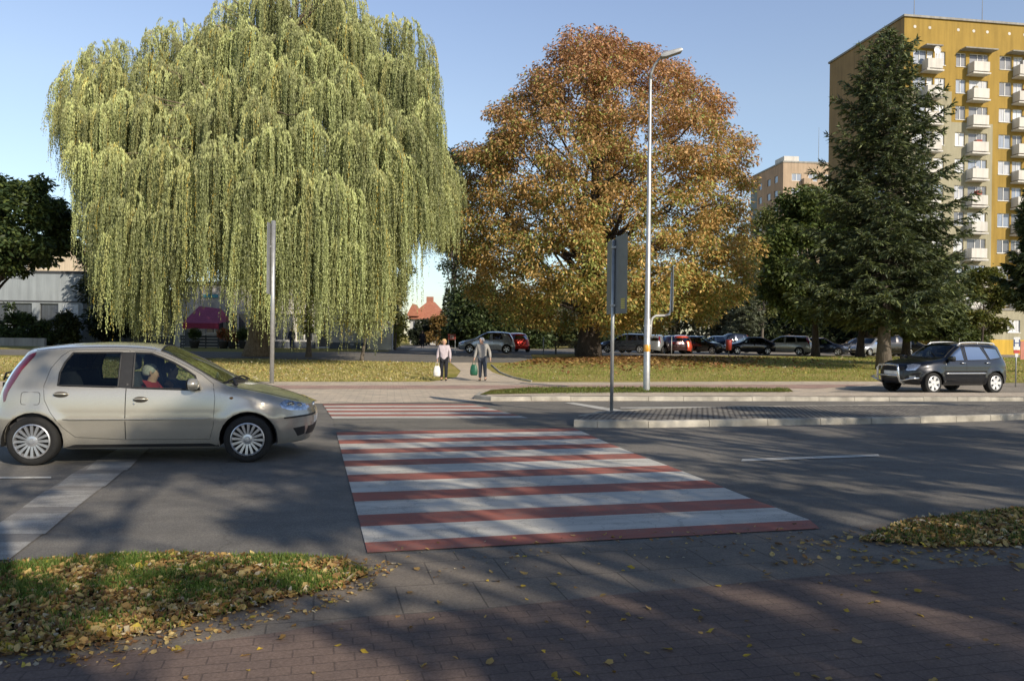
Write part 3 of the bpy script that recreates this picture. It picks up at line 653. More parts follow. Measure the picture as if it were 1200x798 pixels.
# (kind, pixel column, ground row, heading in degrees, colour, label)
LOT = [
 ('estate', 736, 414, 160, (.03, .038, .052), 'slate grey estate car with its tail turned to the lawn, leftmost in the car park'),
 ('hatch', 752, 412.5, 150, (.012, .02, .04), 'dark navy hatchback parked between the slate estate and the silver hatchback'),
 ('hatch', 772, 412.5, 65, (.30, .32, .34), 'silver hatchback parked half behind the street lamp pole'),
 ('saloon', 787, 411.5, 100, (.035, .008, .012), 'dark maroon car mostly hidden behind the orange-red hatchback'),
 ('hatch', 798, 412.5, 88, (.70, .085, .03), 'orange-red hatchback showing its rear window to the lawn'),
 ('saloon', 823, 412.5, -32, (.006, .007, .010), 'black saloon with bright headlamps facing right beside the red hatchback'),
 ('hatch', 838, 408.5, 168, (.30, .36, .42), 'pale blue hatchback in the back row behind the black saloon'),
 ('van', 858, 408.5, 190, (.012, .02, .05), 'dark blue people carrier in the back row behind the red bin'),
 ('saloon', 881, 411, 185, (.010, .011, .016), 'black saloon parked side-on right of the red bin'),
 ('estate', 922, 413.5, 157, (.42, .42, .38), 'silver estate car with pale tailgate parked left of the spruces'),
 ('saloon', 968, 412, -28, (.010, .02, .05), 'dark blue saloon with lit chrome front parked next to the silver estate'),
 ('hatch', 1008, 410, 178, (.02, .022, .026), 'charcoal hatchback between two spruce trunks'),
 ('saloon', 1026, 411.5, -150, (.32, .34, .37), 'light grey saloon seen under the big spruce'),
 ('van', 1048, 411, 182, (.007, .008, .010), 'black people carrier behind the trunk of the big spruce'),
 ('saloon', 1072, 411.5, -25, (.006, .006, .007), 'black saloon parked last in the row on the right'),
]
for kind, px, py, deg, col, lab in LOT:
    sp = variant(HATCH, kind); a = math.radians(deg)
    if a != 0: pass
    g_ = G(px, py); X_, Y_ = g_; k = min(1.0, 1.0)
    Y2 = min(Y_, 63.5 if py > 410 else 70.0); X_ = X_ * Y2 / Y_
    cx, cy = X_ - 1.25 * math.cos(a), Y2 + .8 - 1.25 * math.sin(a)
    make_car(sp, (cx, cy, gz(Y2) + .03), a, 'parked_car', lab, 'car', 'cars in the car park beyond the lawn', col, fine=.14, detail=0, scale=1.03 if kind != 'estate' else 1.08)
sp = variant(HATCH, 'van')
g_ = G(571, 414.5); a = math.radians(184)
make_car(variant(HATCH, 'hatch'), (g_[0] + 1.3, g_[1] + .8, gz(g_[1]) + .03), a, 'hatchback_car', 'silver-blue five-door hatchback standing side-on behind the two pedestrians', 'car', col=(.40, .45, .52), fine=.1, detail=0, scale=1.06)
g_ = G(602, 413); a = math.radians(110)
make_car(variant(HATCH, 'hatch'), (g_[0] + .4, g_[1] + .5, gz(g_[1]) + .03), a, 'hatchback_car', 'bright red hatchback showing its tail right of the silver-blue car', 'car', col=(.55, .02, .012), fine=.1, detail=0, scale=1.04)
# ================================================================ GROUND
def clip_sheet(name, poly, off, mat, kind='structure', slope=None):
    tri = tessellate_polygon([[Vector((a, b, 0)) for a, b in poly]])
    bm = bmesh.new(); vs = [bm.verts.new((a, b, 0)) for a, b in poly]
    for t in tri:
        try: bm.faces.new([vs[i] for i in t])
        except Exception: pass
    for y, _ in PROF[1:-1]:
        bmesh.ops.bisect_plane(bm, geom=bm.verts[:] + bm.edges[:] + bm.faces[:], plane_co=(0, y, 0), plane_no=(0, 1, 0))
    for v in bm.verts: v.co.z = gz(v.co.y) + off
    bmesh.ops.recalc_face_normals(bm, faces=bm.faces)
    for f_ in bm.faces:
        if f_.normal.z < 0: f_.normal_flip()
    me = bpy.data.meshes.new(name); bm.to_mesh(me); bm.free(); me.materials.append(mat)
    o = bpy.data.objects.new(name, me); COL.objects.link(o); o['kind'] = kind; return o
def PX(*pts): return [G(*p) for p in pts]
def rotmap(t, ang, sc=1):
    mp = N(t, 'ShaderNodeMapping'); mp.inputs['Rotation'].default_value = (0, 0, -math.radians(ang)); t.links.new(geopos(t), mp.inputs[0]); return mp.outputs[0]
def asphalt(name, c, light=1.0):
    m, t, p = newmat(name); v = rotmap(t, 13)
    big = noise(t, v, .22, 5, .6); fine_ = noise(t, v, 90, 3, .7); mid = noise(t, v, 3.2, 6, .65)
    mp = N(t, 'ShaderNodeMapping'); mp.inputs['Scale'].default_value = (.12, 1.1, 1); t.links.new(v, mp.inputs[0]); tr_ = noise(t, mp.outputs[0], 1.3, 4, .6)
    c1 = ramp(t, big, [(.3, tuple(x * .82 for x in c)), (.7, tuple(x * 1.15 for x in c))]).outputs[0]
    c2 = mixc(t, 1, c1, ramp(t, fine_, [(.25, (.62,) * 3), (.5, (.95,) * 3), (.72, (1.5, 1.48, 1.42))]).outputs[0], 'MULTIPLY')
    c3 = mixc(t, 1, c2, ramp(t, mid, [(.3, (.86,) * 3), (.7, (1.12,) * 3)]).outputs[0], 'MULTIPLY')
    c3 = mixc(t, 1, c3, ramp(t, tr_, [(.35, (.85,) * 3), (.65, (1.12, 1.11, 1.08))]).outputs[0], 'MULTIPLY')
    # sealed cracks
    vo = t.nodes.new('ShaderNodeTexVoronoi'); vo.feature = 'DISTANCE_TO_EDGE'; vo.inputs['Scale'].default_value = .33
    dn = N(t, 'ShaderNodeTexNoise', Scale=1.4, Detail=5); t.links.new(v, dn.inputs[0]); va = N(t, 'ShaderNodeVectorMath', operation='MULTIPLY_ADD'); t.links.new(dn.outputs['Color'], va.inputs[0]); va.inputs[1].default_value = (1.2, 1.2, 0); t.links.new(v, va.inputs[2]); t.links.new(va.outputs[0], vo.inputs['Vector'])
    cr = ramp(t, vo.outputs['Distance'], [(0, (.72,) * 3), (.006, (1,) * 3)]).outputs[0]
    c3 = mixc(t, .8, c3, mixc(t, 1, c3, cr, 'MULTIPLY'))
    t.links.new(c3, p.inputs['Base Color']); p.inputs['Roughness'].default_value = .88; p.inputs['Specular IOR Level'].default_value = .3
    bump(t, p, fine_, .5, .006); return m
M_asph = asphalt('road_asphalt', (.19, .18, .165))
M_asph2 = asphalt('side_asphalt', (.31, .28, .24))
def brickmat(name, c1, c2, mortar, ang, w_, h_, bw=1, gap=.008):
    m, t, p = newmat(name); v = rotmap(t, ang); b = t.nodes.new('ShaderNodeTexBrick'); t.links.new(v, b.inputs['Vector'])
    b.inputs['Scale'].default_value = 1; b.inputs['Brick Width'].default_value = w_; b.inputs['Row Height'].default_value = h_; b.inputs['Mortar Size'].default_value = gap; b.inputs['Mortar Smooth'].default_value = .35
    b.inputs['Color1'].default_value = (*c1, 1); b.inputs['Color2'].default_value = (*c2, 1); b.inputs['Mortar'].default_value = (*mortar, 1)
    fine_ = noise(t, v, 70, 3, .7); mid = noise(t, v, 1.6, 6, .65)
    c = mixc(t, 1, b.outputs['Color'], ramp(t, fine_, [(.25, (.7,) * 3), (.7, (1.3,) * 3)]).outputs[0], 'MULTIPLY')
    c = mixc(t, 1, c, ramp(t, mid, [(.3, (.75, .76, .78)), (.7, (1.18, 1.15, 1.1))]).outputs[0], 'MULTIPLY')
    t.links.new(c, p.inputs['Base Color']); p.inputs['Roughness'].default_value = .9; p.inputs['Specular IOR Level'].default_value = .3
    ad = N(t, 'ShaderNodeMath', operation='MULTIPLY_ADD'); t.links.new(fine_, ad.inputs[0]); ad.inputs[1].default_value = .25
    inv = N(t, 'ShaderNodeMath', operation='SUBTRACT'); inv.inputs[0].default_value = 1; t.links.new(b.outputs['Fac'], inv.inputs[1]); t.links.new(inv.outputs[0], ad.inputs[2])
    bump(t, p, ad.outputs[0], .55, .006); return m
M_pav = brickmat('red_pavers', (.165, .122, .104), (.178, .132, .112), (.12, .09, .078), 14, .20, .10, gap=.005)
M_slab = brickmat('concrete_slabs', (.18, .158, .135), (.20, .176, .15), (.11, .098, .086), 14, .50, .50, gap=.006)
M_far = brickmat('beige_pavers', (.52, .45, .36), (.58, .50, .40), (.34, .29, .24), 9, .4, .3)
M_bike = brickmat('pink_pavers', (.42, .29, .25), (.46, .32, .27), (.28, .2, .17), 9, .2, .1)
M_cob = brickmat('granite_setts', (.20, .19, .18), (.36, .34, .30), (.07, .065, .06), 15, .12, .11, gap=.022)
def grassmat(name, a, b, c, sc=1.0):
    m, t, p = newmat(name); v = geopos(t); n1 = noise(t, v, .35 * sc, 5, .65); n2 = noise(t, v, 6 * sc, 5, .7); n3 = noise(t, v, 45, 3, .8)
    c1 = ramp(t, n1, [(.3, a), (.55, b), (.75, c)]).outputs[0]
    c2 = mixc(t, 1, c1, ramp(t, n2, [(.3, (.6, .62, .55)), (.7, (1.35, 1.3, 1.2))]).outputs[0], 'MULTIPLY')
    c3 = mixc(t, 1, c2, ramp(t, n3, [(.3, (.55, .6, .5)), (.7, (1.5, 1.4, 1.3))]).outputs[0], 'MULTIPLY')
    t.links.new(c3, p.inputs['Base Color']); p.inputs['Roughness'].default_value = 1; p.inputs['Specular IOR Level'].default_value = .1; bump(t, p, n2, 1, .12); return m
M_lawn = grassmat('lawn_grass', (.25, .26, .07), (.40, .35, .15), (.44, .36, .18))
M_soil = grassmat('verge_earth', (.035, .03, .018), (.055, .042, .025), (.05, .06, .02), 3)
M_kerb = plain('kerb_concrete', (.39, .365, .31), .85, 0, .4, 2.2)
def paintmark(name, c, wear=.46):
    m, t, p = newmat(name); v = rotmap(t, 13); f1 = noise(t, v, 75, 4, .8); f2 = noise(t, v, 1.7, 7, .72); f3 = noise(t, v, .45, 3)
    mp = N(t, 'ShaderNodeMapping'); mp.inputs['Scale'].default_value = (.25, 2.6, 1); t.links.new(v, mp.inputs[0]); f4 = noise(t, mp.outputs[0], 2.0, 6, .7)
    s = N(t, 'ShaderNodeMath', operation='MULTIPLY_ADD'); t.links.new(f2, s.inputs[0]); s.inputs[1].default_value = .9; t.links.new(f1, s.inputs[2])
    s2 = N(t, 'ShaderNodeMath', operation='MULTIPLY_ADD'); t.links.new(f4, s2.inputs[0]); s2.inputs[1].default_value = .5; t.links.new(s.outputs[0], s2.inputs[2])
    fac = ramp(t, s2.outputs[0], [(0, (1,) * 3), (1, (0,) * 3)]).outputs[0]
    mr = N(t, 'ShaderNodeMapRange'); t.links.new(s2.outputs[0], mr.inputs[0]); mr.inputs[1].default_value = wear + .34; mr.inputs[2].default_value = wear + .66; mr.inputs[3].default_value = .92; mr.inputs[4].default_value = .06
    base = mixc(t, 1, c, ramp(t, f3, [(.3, (.86,) * 3), (.7, (1.08,) * 3)]).outputs[0], 'MULTIPLY')
    base = mixc(t, 1, base, ramp(t, f4, [(.3, (.80, .80, .79)), (.7, (1.08,) * 3)]).outputs[0], 'MULTIPLY')
    vo = t.nodes.new('ShaderNodeTexVoronoi'); vo.feature = 'DISTANCE_TO_EDGE'; vo.inputs['Scale'].default_value = 2.3
    dn = N(t, 'ShaderNodeTexNoise', Scale=3.0, Detail=5); t.links.new(v, dn.inputs[0]); va = N(t, 'ShaderNodeVectorMath', operation='MULTIPLY_ADD'); t.links.new(dn.outputs['Color'], va.inputs[0]); va.inputs[1].default_value = (.5, .5, 0); t.links.new(v, va.inputs[2]); t.links.new(va.outputs[0], vo.inputs['Vector'])
    cr = ramp(t, vo.outputs['Distance'], [(0, (.6,) * 3), (.02, (1,) * 3)]).outputs[0]; base = mixc(t, .6, base, mixc(t, 1, base, cr, 'MULTIPLY'))
    cc = mixc(t, mr.outputs[0], base, (.18, .17, .158)); t.links.new(cc, p.inputs['Base Color']); p.inputs['Roughness'].default_value = .8; bump(t, p, f1, .5, .004); return m
M_white = paintmark('road_paint_white', (.66, .64, .58), .52); M_red = paintmark('road_paint_red', (.43, .13, .092), .57); M_line = paintmark('road_paint_line', (.66, .65, .60), .58); M_wfade = paintmark('road_paint_faded', (.46, .45, .42), .70)

clip_sheet('ground', [(-2500, -400), (2500, -400), (2500, 3500), (-2500, 3500)], 0, M_lawn)
near_edge = [(-70, -13)] + PX((0, 668), (200, 656), (430, 652), (700, 640), (960, 622), (1200, 597)) + [(25, 14.0), (80, 27)]
far_edge = [(90, 36)] + PX((1200, 470), (940, 470), (760, 470), (555, 471), (378, 473)) + [(-25, 15.4), (-80, 6)]
clip_sheet('road', near_edge + far_edge, .004, M_asph)
# near pavement of slabs and red pavers
slab_in = PX((1200, 662), (960, 676), (700, 700), (561, 716), (430, 724), (330, 742), (200, 760), (0, 778))
clip_sheet('pavement_slabs', near_edge[1:7] + [(9, 8.4)] + [(9, 5)] + slab_in + [(-9, 2.6), (-9, 3.5)], .008, M_slab)
clip_sheet('pavement', [(9, 5)] + slab_in + [(-9, 2.6), (-30, -30), (40, -30), (40, 10)], .010, M_pav)
# far pavement
back_l = [(-80, 15)] + PX((0, 447), (300, 447.5), (500, 447.5)) ; back_r = PX((600, 448), (800, 447.5), (1000, 447), (1200, 449)) + [(60, 43)]
fr = [(90, 36)][:0]
clip_sheet('far_pavement', PX((378, 473), (555, 471), (760, 470), (960, 470)) + PX((1060, 470), (1060, 447.3), (960, 447), (800, 447.5), (600, 448), (500, 447.5), (300, 447.5), (0, 447)) + [(-80, 15), (-80, 6), (-25, 15.4)], .008, M_far)
clip_sheet('driveway', PX((905, 470), (960, 470), (1200, 470)) + [(90, 36), (60, 43)] + PX((1200, 449), (1045, 447.3), (1000, 455), (950, 463)), .009, M_asph2)
clip_sheet('cycle_path', PX((60, 455.5), (380, 456), (760, 456), (960, 455.5), (1020, 451), (960, 451), (760, 451.5), (380, 452), (60, 452)), .014, M_bike)
# paths crossing the lawns
clip_sheet('footpath', PX((505, 447.5), (620, 448), (578, 437), (566, 428), (560, 425), (528, 425), (540, 435), (535, 442)), .012, M_far)
clip_sheet('street', [G(*p) for p in ((-200, 413), (330, 421), (520, 425), (600, 425), (624, 421), (622, 415.5), (700, 414), (700, 409), (545, 409), (540, 405.5), (505, 403.5), (470, 405), (455, 412), (330, 413), (-200, 407))], .008, M_asph)
clip_sheet('village_street', [G(478, 411), G(545, 411), (-9.5, 110), (-12.5, 110)], .010, M_far)
clip_sheet('car_park', [G(690, 417.2), G(800, 416.8), G(950, 417), G(1100, 418), (60, 62), (60, 92), (4, 92), G(690, 410)], .008, M_asph2)
clip_sheet('median', PX((672, 501), (393, 503), (390, 491), (640, 488)), .008, asphalt('median_concrete', (.19, .18, .16)))
# crossings
def lerp2(a, b, k): return (a[0] + (b[0] - a[0]) * k, a[1] + (b[1] - a[1]) * k)
def crossing(L0, L1, R, n, dirv, name, first):
    out = []
    def hit(p):
        for a, b in zip(R, R[1:]):
            x1, y1 = a; x2, y2 = b; den = dirv[0] * (y2 - y1) - dirv[1] * (x2 - x1)
            if abs(den) < 1e-9: continue
            t = ((x1 - p[0]) * (y2 - y1) - (y1 - p[1]) * (x2 - x1)) / den; s_ = ((x1 - p[0]) * dirv[1] - (y1 - p[1]) * dirv[0]) / den
            if t > 0 and -.001 <= s_ <= 1.001: return (p[0] + dirv[0] * t, p[1] + dirv[1] * t)
        return R[-1]
    ps = [lerp2(L0, L1, i / n) for i in range(n + 1)] if first == 1 else [lerp2(L0, L1, (q - 5.70) / (13.3 - 5.70)) for q in (5.74, 6.02, 6.52, 6.93, 7.49, 7.91, 8.49, 8.91, 9.48, 9.91, 10.47, 10.89, 11.44, 11.87, 12.42, 12.82)]; hs = [hit(p) for p in ps]
    quads = {0: [], 1: []}
    for i in range(n): quads[(i + first) % 2].append([ps[i], hs[i], hs[i + 1], ps[i + 1]])
    for k, (mat, nm) in enumerate(((M_red, 'crossing_red_bands'), (M_white, 'crossing_white_stripes'))):
        bm = MB()
        for q in quads[k]: bm.add([(a, b, gz(b) + .0125) for a, b in q], [(0, 1, 2, 3)])
        o = bm.build(nm, mat); o['kind'] = 'structure'
L0, L1 = G(431, 651), G(393, 503)
Rn = PX((985, 632), (962, 622), (948.8, 610.4), (912, 597), (879, 585), (828, 564), (783, 546.6), (745, 532.7), (715.7, 521), (692, 510.7), (675, 503), (660, 497))
a_, b_ = G(425, 637), G(948.8, 610.4); dv = (b_[0] - a_[0], b_[1] - a_[1])
crossing(L0, L1, Rn, 15, dv, 'zebra', 0)
a_, b_ = G(390, 491), G(620, 490.3); dv = (b_[0] - a_[0], b_[1] - a_[1])
crossing(G(389.5, 491), G(378, 474), PX((640, 497), (620, 490.5), (586, 482), (554, 474), (530, 468)), 8, dv, 'zebra', 1)
z1 = lambda x, y: (x / 2.85, 380 + y / 2.85)
for q in ([(350, 445), (400, 415), (500, 415), (465, 445)], [(285, 490), (325, 455), (460, 455), (425, 490)], [(190, 545), (240, 502), (403, 500), (350, 545)], [(75, 615), (150, 560), (325, 558), (255, 613)], [(-60, 705), (45, 636), (232, 633), (150, 705)], [(-170, 800), (-70, 732), (105, 730), (30, 790)]):
    clip_sheet('give_way_marking', PX(*[z1(*p) for p in q]), .0125, M_wfade)
clip_sheet('give_way_marking', PX(z1(-170, 800), z1(45, 636), z1(240, 502), z1(400, 415), z1(500, 415), z1(403, 500), z1(232, 633), z1(30, 790)), .0105, paintmark('road_paint_ghost', (.36, .35, .33), .84))
clip_sheet('lane_marking', PX((868, 541.5), (1031, 535.5), (1029, 533), (870, 538.5)), .0125, M_line)
clip_sheet('lane_marking', PX((-60, 562), (60, 561.5), (60, 559.5), (-60, 560)), .0125, M_line)
clip_sheet('lane_marking', PX((661, 472.5), (716, 482.5), (732, 481.5), (672, 472)), .0125, M_line)
clip_sheet('lane_marking', PX((727, 479), (850, 478), (850, 477), (727, 477.8)), .0125, M_line)

# island of setts with raised kerb stones; far kerb with verge
def kerb(name, pts, wdt, h, mat, seglen=1.0, gap=.012):
    """a run of kerb stones set along a line on the ground"""
    mb = MB()
    for (a, b), (c, d) in zip(pts, pts[1:]):
        L = math.hypot(c - a, d - b); n = max(1, round(L / seglen)); ux, uy = (c - a) / L, (d - b) / L; nx, ny = -uy, ux
        for i in range(n):
            s0, s1 = L * i / n + gap / 2, L * (i + 1) / n - gap / 2
            P = [(a + ux * s0, b + uy * s0), (a + ux * s1, b + uy * s1)]; j = random.uniform(-.006, .006)
            vs = []
            for (x, y) in P:
                z = gz(y); vs += [(x, y, z - .05), (x + nx * .012, y + ny * .012, z + h - .015 + j), (x + nx * .03, y + ny * .03, z + h + j), (x + nx * wdt, y + ny * wdt, z + h + j), (x + nx * wdt, y + ny * wdt, z - .05)]
            mb.add(vs, [(0, 5, 6, 1), (1, 6, 7, 2), (2, 7, 8, 3), (3, 8, 9, 4), (0, 1, 2, 3, 4), (9, 8, 7, 6, 5)])
    o = mb.build(name, mat); o['kind'] = 'structure'; return o
isl_f = PX((672, 500.5), (700, 501.5), (760, 501.5), (900, 499), (1079, 496), (1200, 492)) + [(26, 24.5), (60, 36)]
isl_b = PX((1200, 478.5), (1000, 480), (850, 482), (760, 485), (700, 489), (676, 494))
kerb('island_kerb', isl_f, .15, .13, M_kerb)
kerb('island_kerb', [isl_b[-1], isl_f[0]], .15, .10, M_kerb, .5)
kerb('island_kerb', [(60, 38.5), (26, 27)] + isl_b, .15, .12, M_kerb)
clip_sheet('traffic_island', [lerp2(isl_f[0], isl_b[-1], .3)] + [(x - .03, y + .12) for x, y in isl_f[1:]] + [(60, 38.4), (26, 26.9)] + [(x, y - .1) for x, y in isl_b], .118, M_cob)
fk = PX((555, 468), (575, 470), (760, 470), (960, 470.2), (1200, 470.2)) + [(90, 36.3)]
kerb('far_kerb', fk, .16, .12, M_kerb); kerb('far_kerb', PX((555, 468), (560, 463))[::-1], .14, .09, M_kerb, .5)
clip_sheet('kerb_strip', PX((572, 468.5), (760, 468.3), (960, 468.5), (1200, 468.5), (1200, 464), (960, 463.5), (760, 463.8), (566, 464.5)), .105, M_far)
clip_sheet('verge', PX((562, 467), (700, 463.5), (930, 463.3), (925, 459), (760, 457.6), (620, 458), (575, 461)), .112, grassmat('verge_grass', (.12, .15, .03), (.17, .16, .05), (.2, .18, .06), 4))
clip_sheet('verge', PX((330, 470), (372, 470.5), (355, 463), (330, 461)), .02, M_lawn)
clip_sheet('verge_soil', PX((-40, 668), (100, 657), (200, 654), (400, 660), (432, 676), (400, 690), (330, 704), (200, 738), (100, 758), (-40, 770)), .020, M_soil)
clip_sheet('verge_soil', PX((1008, 634), (1062, 614), (1200, 598), (1300, 588), (1300, 640), (1200, 640), (1100, 642)), .020, M_soil)
# kerb edging the diagonal path
kerb('path_edging', PX((575, 428), (585, 437), (600, 443), (622, 447.3)), .06, .06, M_kerb, .8)

# grass blades and leaf litter on the two near verges
def scatter(poly, n, dens=None):
    P = np.array(poly); x0, y0 = P.min(0); x1, y1 = P.max(0); out = []
    while sum(len(o) for o in out) < n:
        q = RNG.random((n * 2, 2)) * (x1 - x0, y1 - y0) + (x0, y0); k = pip(poly, q[:, 0], q[:, 1]); q = q[k]
        if dens is not None: q = q[RNG.random(len(q)) < dens(q)]
        out.append(q)
    return np.concatenate(out)[:n]
def zarr(Y): return np.interp(Y, [p[0] for p in PROF], [p[1] for p in PROF])
def palette(n, cols, wts=None, jit=.25):
    c = np.array(cols)[RNG.choice(len(cols), n, p=np.array(wts) / sum(wts) if wts else None)]; return c * (1 + (RNG.random((n, 1)) - .5) * 2 * jit)
LEAFC = [(.42, .27, .10), (.50, .36, .14), (.30, .17, .06), (.55, .42, .18), (.20, .11, .05), (.58, .50, .36), (.45, .36, .06)]
LEAFW = [3, 3, 3, 2, 2.5, 1, .8]
def blades(name, poly, n, h0, h1, off, w_=.006, cols=((.05, .10, .018), (.09, .15, .03), (.14, .17, .05)), dens=None):
    q = scatter(poly, n, dens); h = h0 + (h1 - h0) * RNG.random(n); lean = (RNG.random((n, 2)) - .5) * h[:, None] * 1.1
    A = np.column_stack([lean[:, 0] / 2, lean[:, 1] / 2, h / 2]); P = np.column_stack([q[:, 0], q[:, 1], zarr(q[:, 1]) + off]) + A
    th = RNG.random(n) * 6.28; B = np.column_stack([np.cos(th), np.sin(th), 0 * th]) * w_
    o = quads_obj(name, P, A, B, palette(n, cols, None, .3), leaf_mat('grass_blade', .3)); o['kind'] = 'stuff'; o['label'] = name.replace('_', ' '); o['category'] = 'grass'; return o
def litter(name, poly, n, s0, s1, off, thick=.05, cols=LEAFC, wts=LEAFW, dens=None, label=None, tilt=.5, parent=None, mat=None):
    """each leaf is a curled, pointed four-to-eight sided plate"""
    q = scatter(poly, n, dens); V = []; F_ = []; C_ = []; cc = palette(n, cols, wts, .3)
    z = zarr(q[:, 1]) + off
    for i in range(n):
        s_ = s0 + (s1 - s0) * random.random()**1.5; th = random.random() * 6.283; ti = random.gauss(0, tilt); tj = random.gauss(0, tilt)
        R = Matrix.Rotation(th, 3, 'Z') @ Matrix.Rotation(ti, 3, 'X') @ Matrix.Rotation(tj, 3, 'Y'); cu = random.uniform(.05, .45); base = len(V)
        asp = random.uniform(.55, .95); k = 7
        pts = [(0, 0, 0)]
        for j in range(k):
            a = 6.283 * j / k; rr = random.uniform(.30, .62) * (1.3 if j == 0 else 1); x = rr * math.cos(a); y = rr * math.sin(a) * asp; pts.append((x, y, cu * (y * y * 3.2 + x * x * 1.6 * random.random()) + random.gauss(0, .06)))
        o_ = Vector((q[i, 0], q[i, 1], z[i] + thick * random.random() + s_ * .04))
        for p in pts: V.append(tuple(o_ + R @ (Vector(p) * s_)))
        F_ += [(base, base + 1 + j, base + 1 + (j + 1) % k) for j in range(k)]; C_ += [tuple(cc[i])] * (k + 1)
    V = np.array(V); V[:, 2] = np.maximum(V[:, 2], zarr(V[:, 1]) + off - .002 + .001 * RNG.random(len(V)))
    me = bpy.data.meshes.new(name); me.from_pydata(V.tolist(), [], F_); at = me.color_attributes.new('Col', 'FLOAT_COLOR', 'POINT')
    c4 = np.ones((len(V), 4), np.float32); c4[:, :3] = np.clip(np.array(C_), 0, 1); at.data.foreach_set('color', c4.ravel()); me.materials.append(mat or leaf_mat('dry_leaf', .2, .6)); o = bpy.data.objects.new(name, me); COL.objects.link(o)
    o['kind'] = 'stuff'; o['label'] = label or 'dry fallen leaves'; o['category'] = 'leaves'; return o
VL = PX((-40, 668), (100, 656), (200, 652), (400, 658), (436, 675), (400, 692), (330, 706), (200, 742), (100, 764), (-40, 776))
VR = PX((1004, 636), (1062, 612), (1200, 597), (1300, 588), (1300, 642), (1200, 642), (1100, 645))
def upedge(q): return np.clip((q[:, 1] - 3.9) / 1.5, .12, 1)
def clumpy(q, s=2.2, ph=0): return (np.sin(q[:, 0] * s * 2.1 + ph + np.sin(q[:, 1] * s)) * np.sin(q[:, 1] * s * 2.7 + 1.3 + np.cos(q[:, 0] * s * 1.7)) * .5 + .5)
blades('grass', VL, 19000, .018, .055, .018, .0035, ((.07, .13, .02), (.12, .20, .035), (.20, .25, .06)), dens=lambda q: np.clip(upedge(q) * clumpy(q, 3)**2.2 * 1.6, .03, 1))['label'] = 'green grass tufts in the near left verge'
blades('grass', VR, 4500, .02, .05, .018, .005, dens=lambda q: np.clip(clumpy(q, 3), .1, 1))['label'] = 'dark grass tufts in the near right verge'
litter('fallen_leaves', VL, 9200, .010, .058, .022, .016, dens=lambda q: np.clip(1.15 - upedge(q) * clumpy(q, 3) * .8, .4, 1), label='pale and brown dry leaves heaped on the near left verge')
litter('fallen_leaves', VR, 5000, .012, .06, .022, .014, label='brown dry leaves heaped on the near right verge')
EDL = PX((-40, 745), (100, 742), (200, 722), (330, 692), (400, 676), (425, 656), (470, 662), (440, 690), (400, 712), (330, 728), (200, 766), (100, 784), (-40, 790))
litter('fallen_leaves', EDL, 900, .008, .045, .011, .004, label='crumbled leaves spilling from the near left verge onto the pavement', tilt=.3)
litter('fallen_leaves', PX((-40, 672), (100, 661), (200, 657), (400, 664), (440, 662), (400, 652), (200, 646), (100, 650), (-40, 660)), 260, .008, .035, .007, .003, label='leaf crumbs along the road side of the near left verge', tilt=.3)
PVR = PX((900, 640), (1012, 622), (1300, 640), (1300, 668), (900, 664))
litter('fallen_leaves', PVR, 330, .02, .07, .012, .004, label='loose leaves strewn beside the near right verge', tilt=.3)
litter('fallen_leaves', PX((0, 770), (330, 700), (440, 690), (960, 640), (1200, 640), (1260, 830), (-40, 830)), 170, .02, .06, .011, .002, label='single yellow leaves scattered over the near pavement', tilt=.25, cols=[(.55, .38, .05), (.45, .30, .10), (.3, .18, .06)], wts=[2, 2, 1])
litter('fallen_leaves', PX((430, 640), (960, 612), (1000, 640), (500, 680)), 160, .015, .045, .012, .002, label='small leaves blown along the crossing edge', tilt=.2)
# lawns beyond the road
LW = [G(0, 447), G(400, 447.5), G(505, 447), G(528, 426), G(330, 422), G(0, 419)]
LE = [G(622, 446.8), G(800, 447), G(1000, 446.5), G(1198, 448), G(1300, 449), G(1300, 420), G(1000, 419), G(700, 419), G(632, 421), G(580, 430)]
YEL = [(.52, .42, .12), (.60, .50, .22), (.46, .33, .12), (.36, .20, .08), (.62, .56, .40)]
blades('grass', LW, 26000, .04, .11, 0, .014, ((.30, .31, .08), (.48, .43, .18), (.54, .44, .22)))['label'] = 'thin yellowed grass of the left lawn'
blades('grass', LE, 34000, .04, .12, 0, .014, ((.17, .25, .04), (.25, .31, .06), (.32, .31, .10)))['label'] = 'green and yellow grass of the right lawn'
def quadlitter(name, poly, n, s0, s1, cols, label, dens=None):
    q = scatter(poly, n, dens); s_ = (s0 + (s1 - s0) * RNG.random(n))[:, None]; th = RNG.random(n) * 6.28
    A = np.column_stack([np.cos(th), np.sin(th), RNG.normal(0, .35, n)]) * s_; B = np.column_stack([-np.sin(th), np.cos(th), RNG.normal(0, .35, n)]) * s_ * .8
    P = np.column_stack([q[:, 0], q[:, 1], zarr(q[:, 1]) + .06 + .03 * RNG.random(n)])
    o = quads_obj(name, P, A, B, palette(n, cols, None, .3), leaf_mat('dry_leaf', .2, .6)); o['kind'] = 'stuff'; o['label'] = label; o['category'] = 'leaves'
quadlitter('fallen_leaves', LW, 3200, .03, .065, YEL, 'small yellow leaves all over the left lawn')
quadlitter('fallen_leaves', LE, 2600, .03, .065, YEL, 'small yellow leaves over the right lawn')
cx_, cy_ = G(690, 419)
quadlitter('fallen_leaves', LE, 5000, .06, .13, [(.24, .12, .05), (.34, .19, .08), (.40, .27, .10), (.16, .09, .04)], 'brown leaf carpet under the chestnut tree', dens=lambda q: np.exp(-(((q[:, 0] - cx_) / 7)**2 + ((q[:, 1] - cy_) / 6)**2)))
quadlitter('fallen_leaves', PX((565, 466), (925, 463), (925, 459), (620, 458)), 500, .03, .05, YEL, 'yellow leaves in the narrow kerb verge')
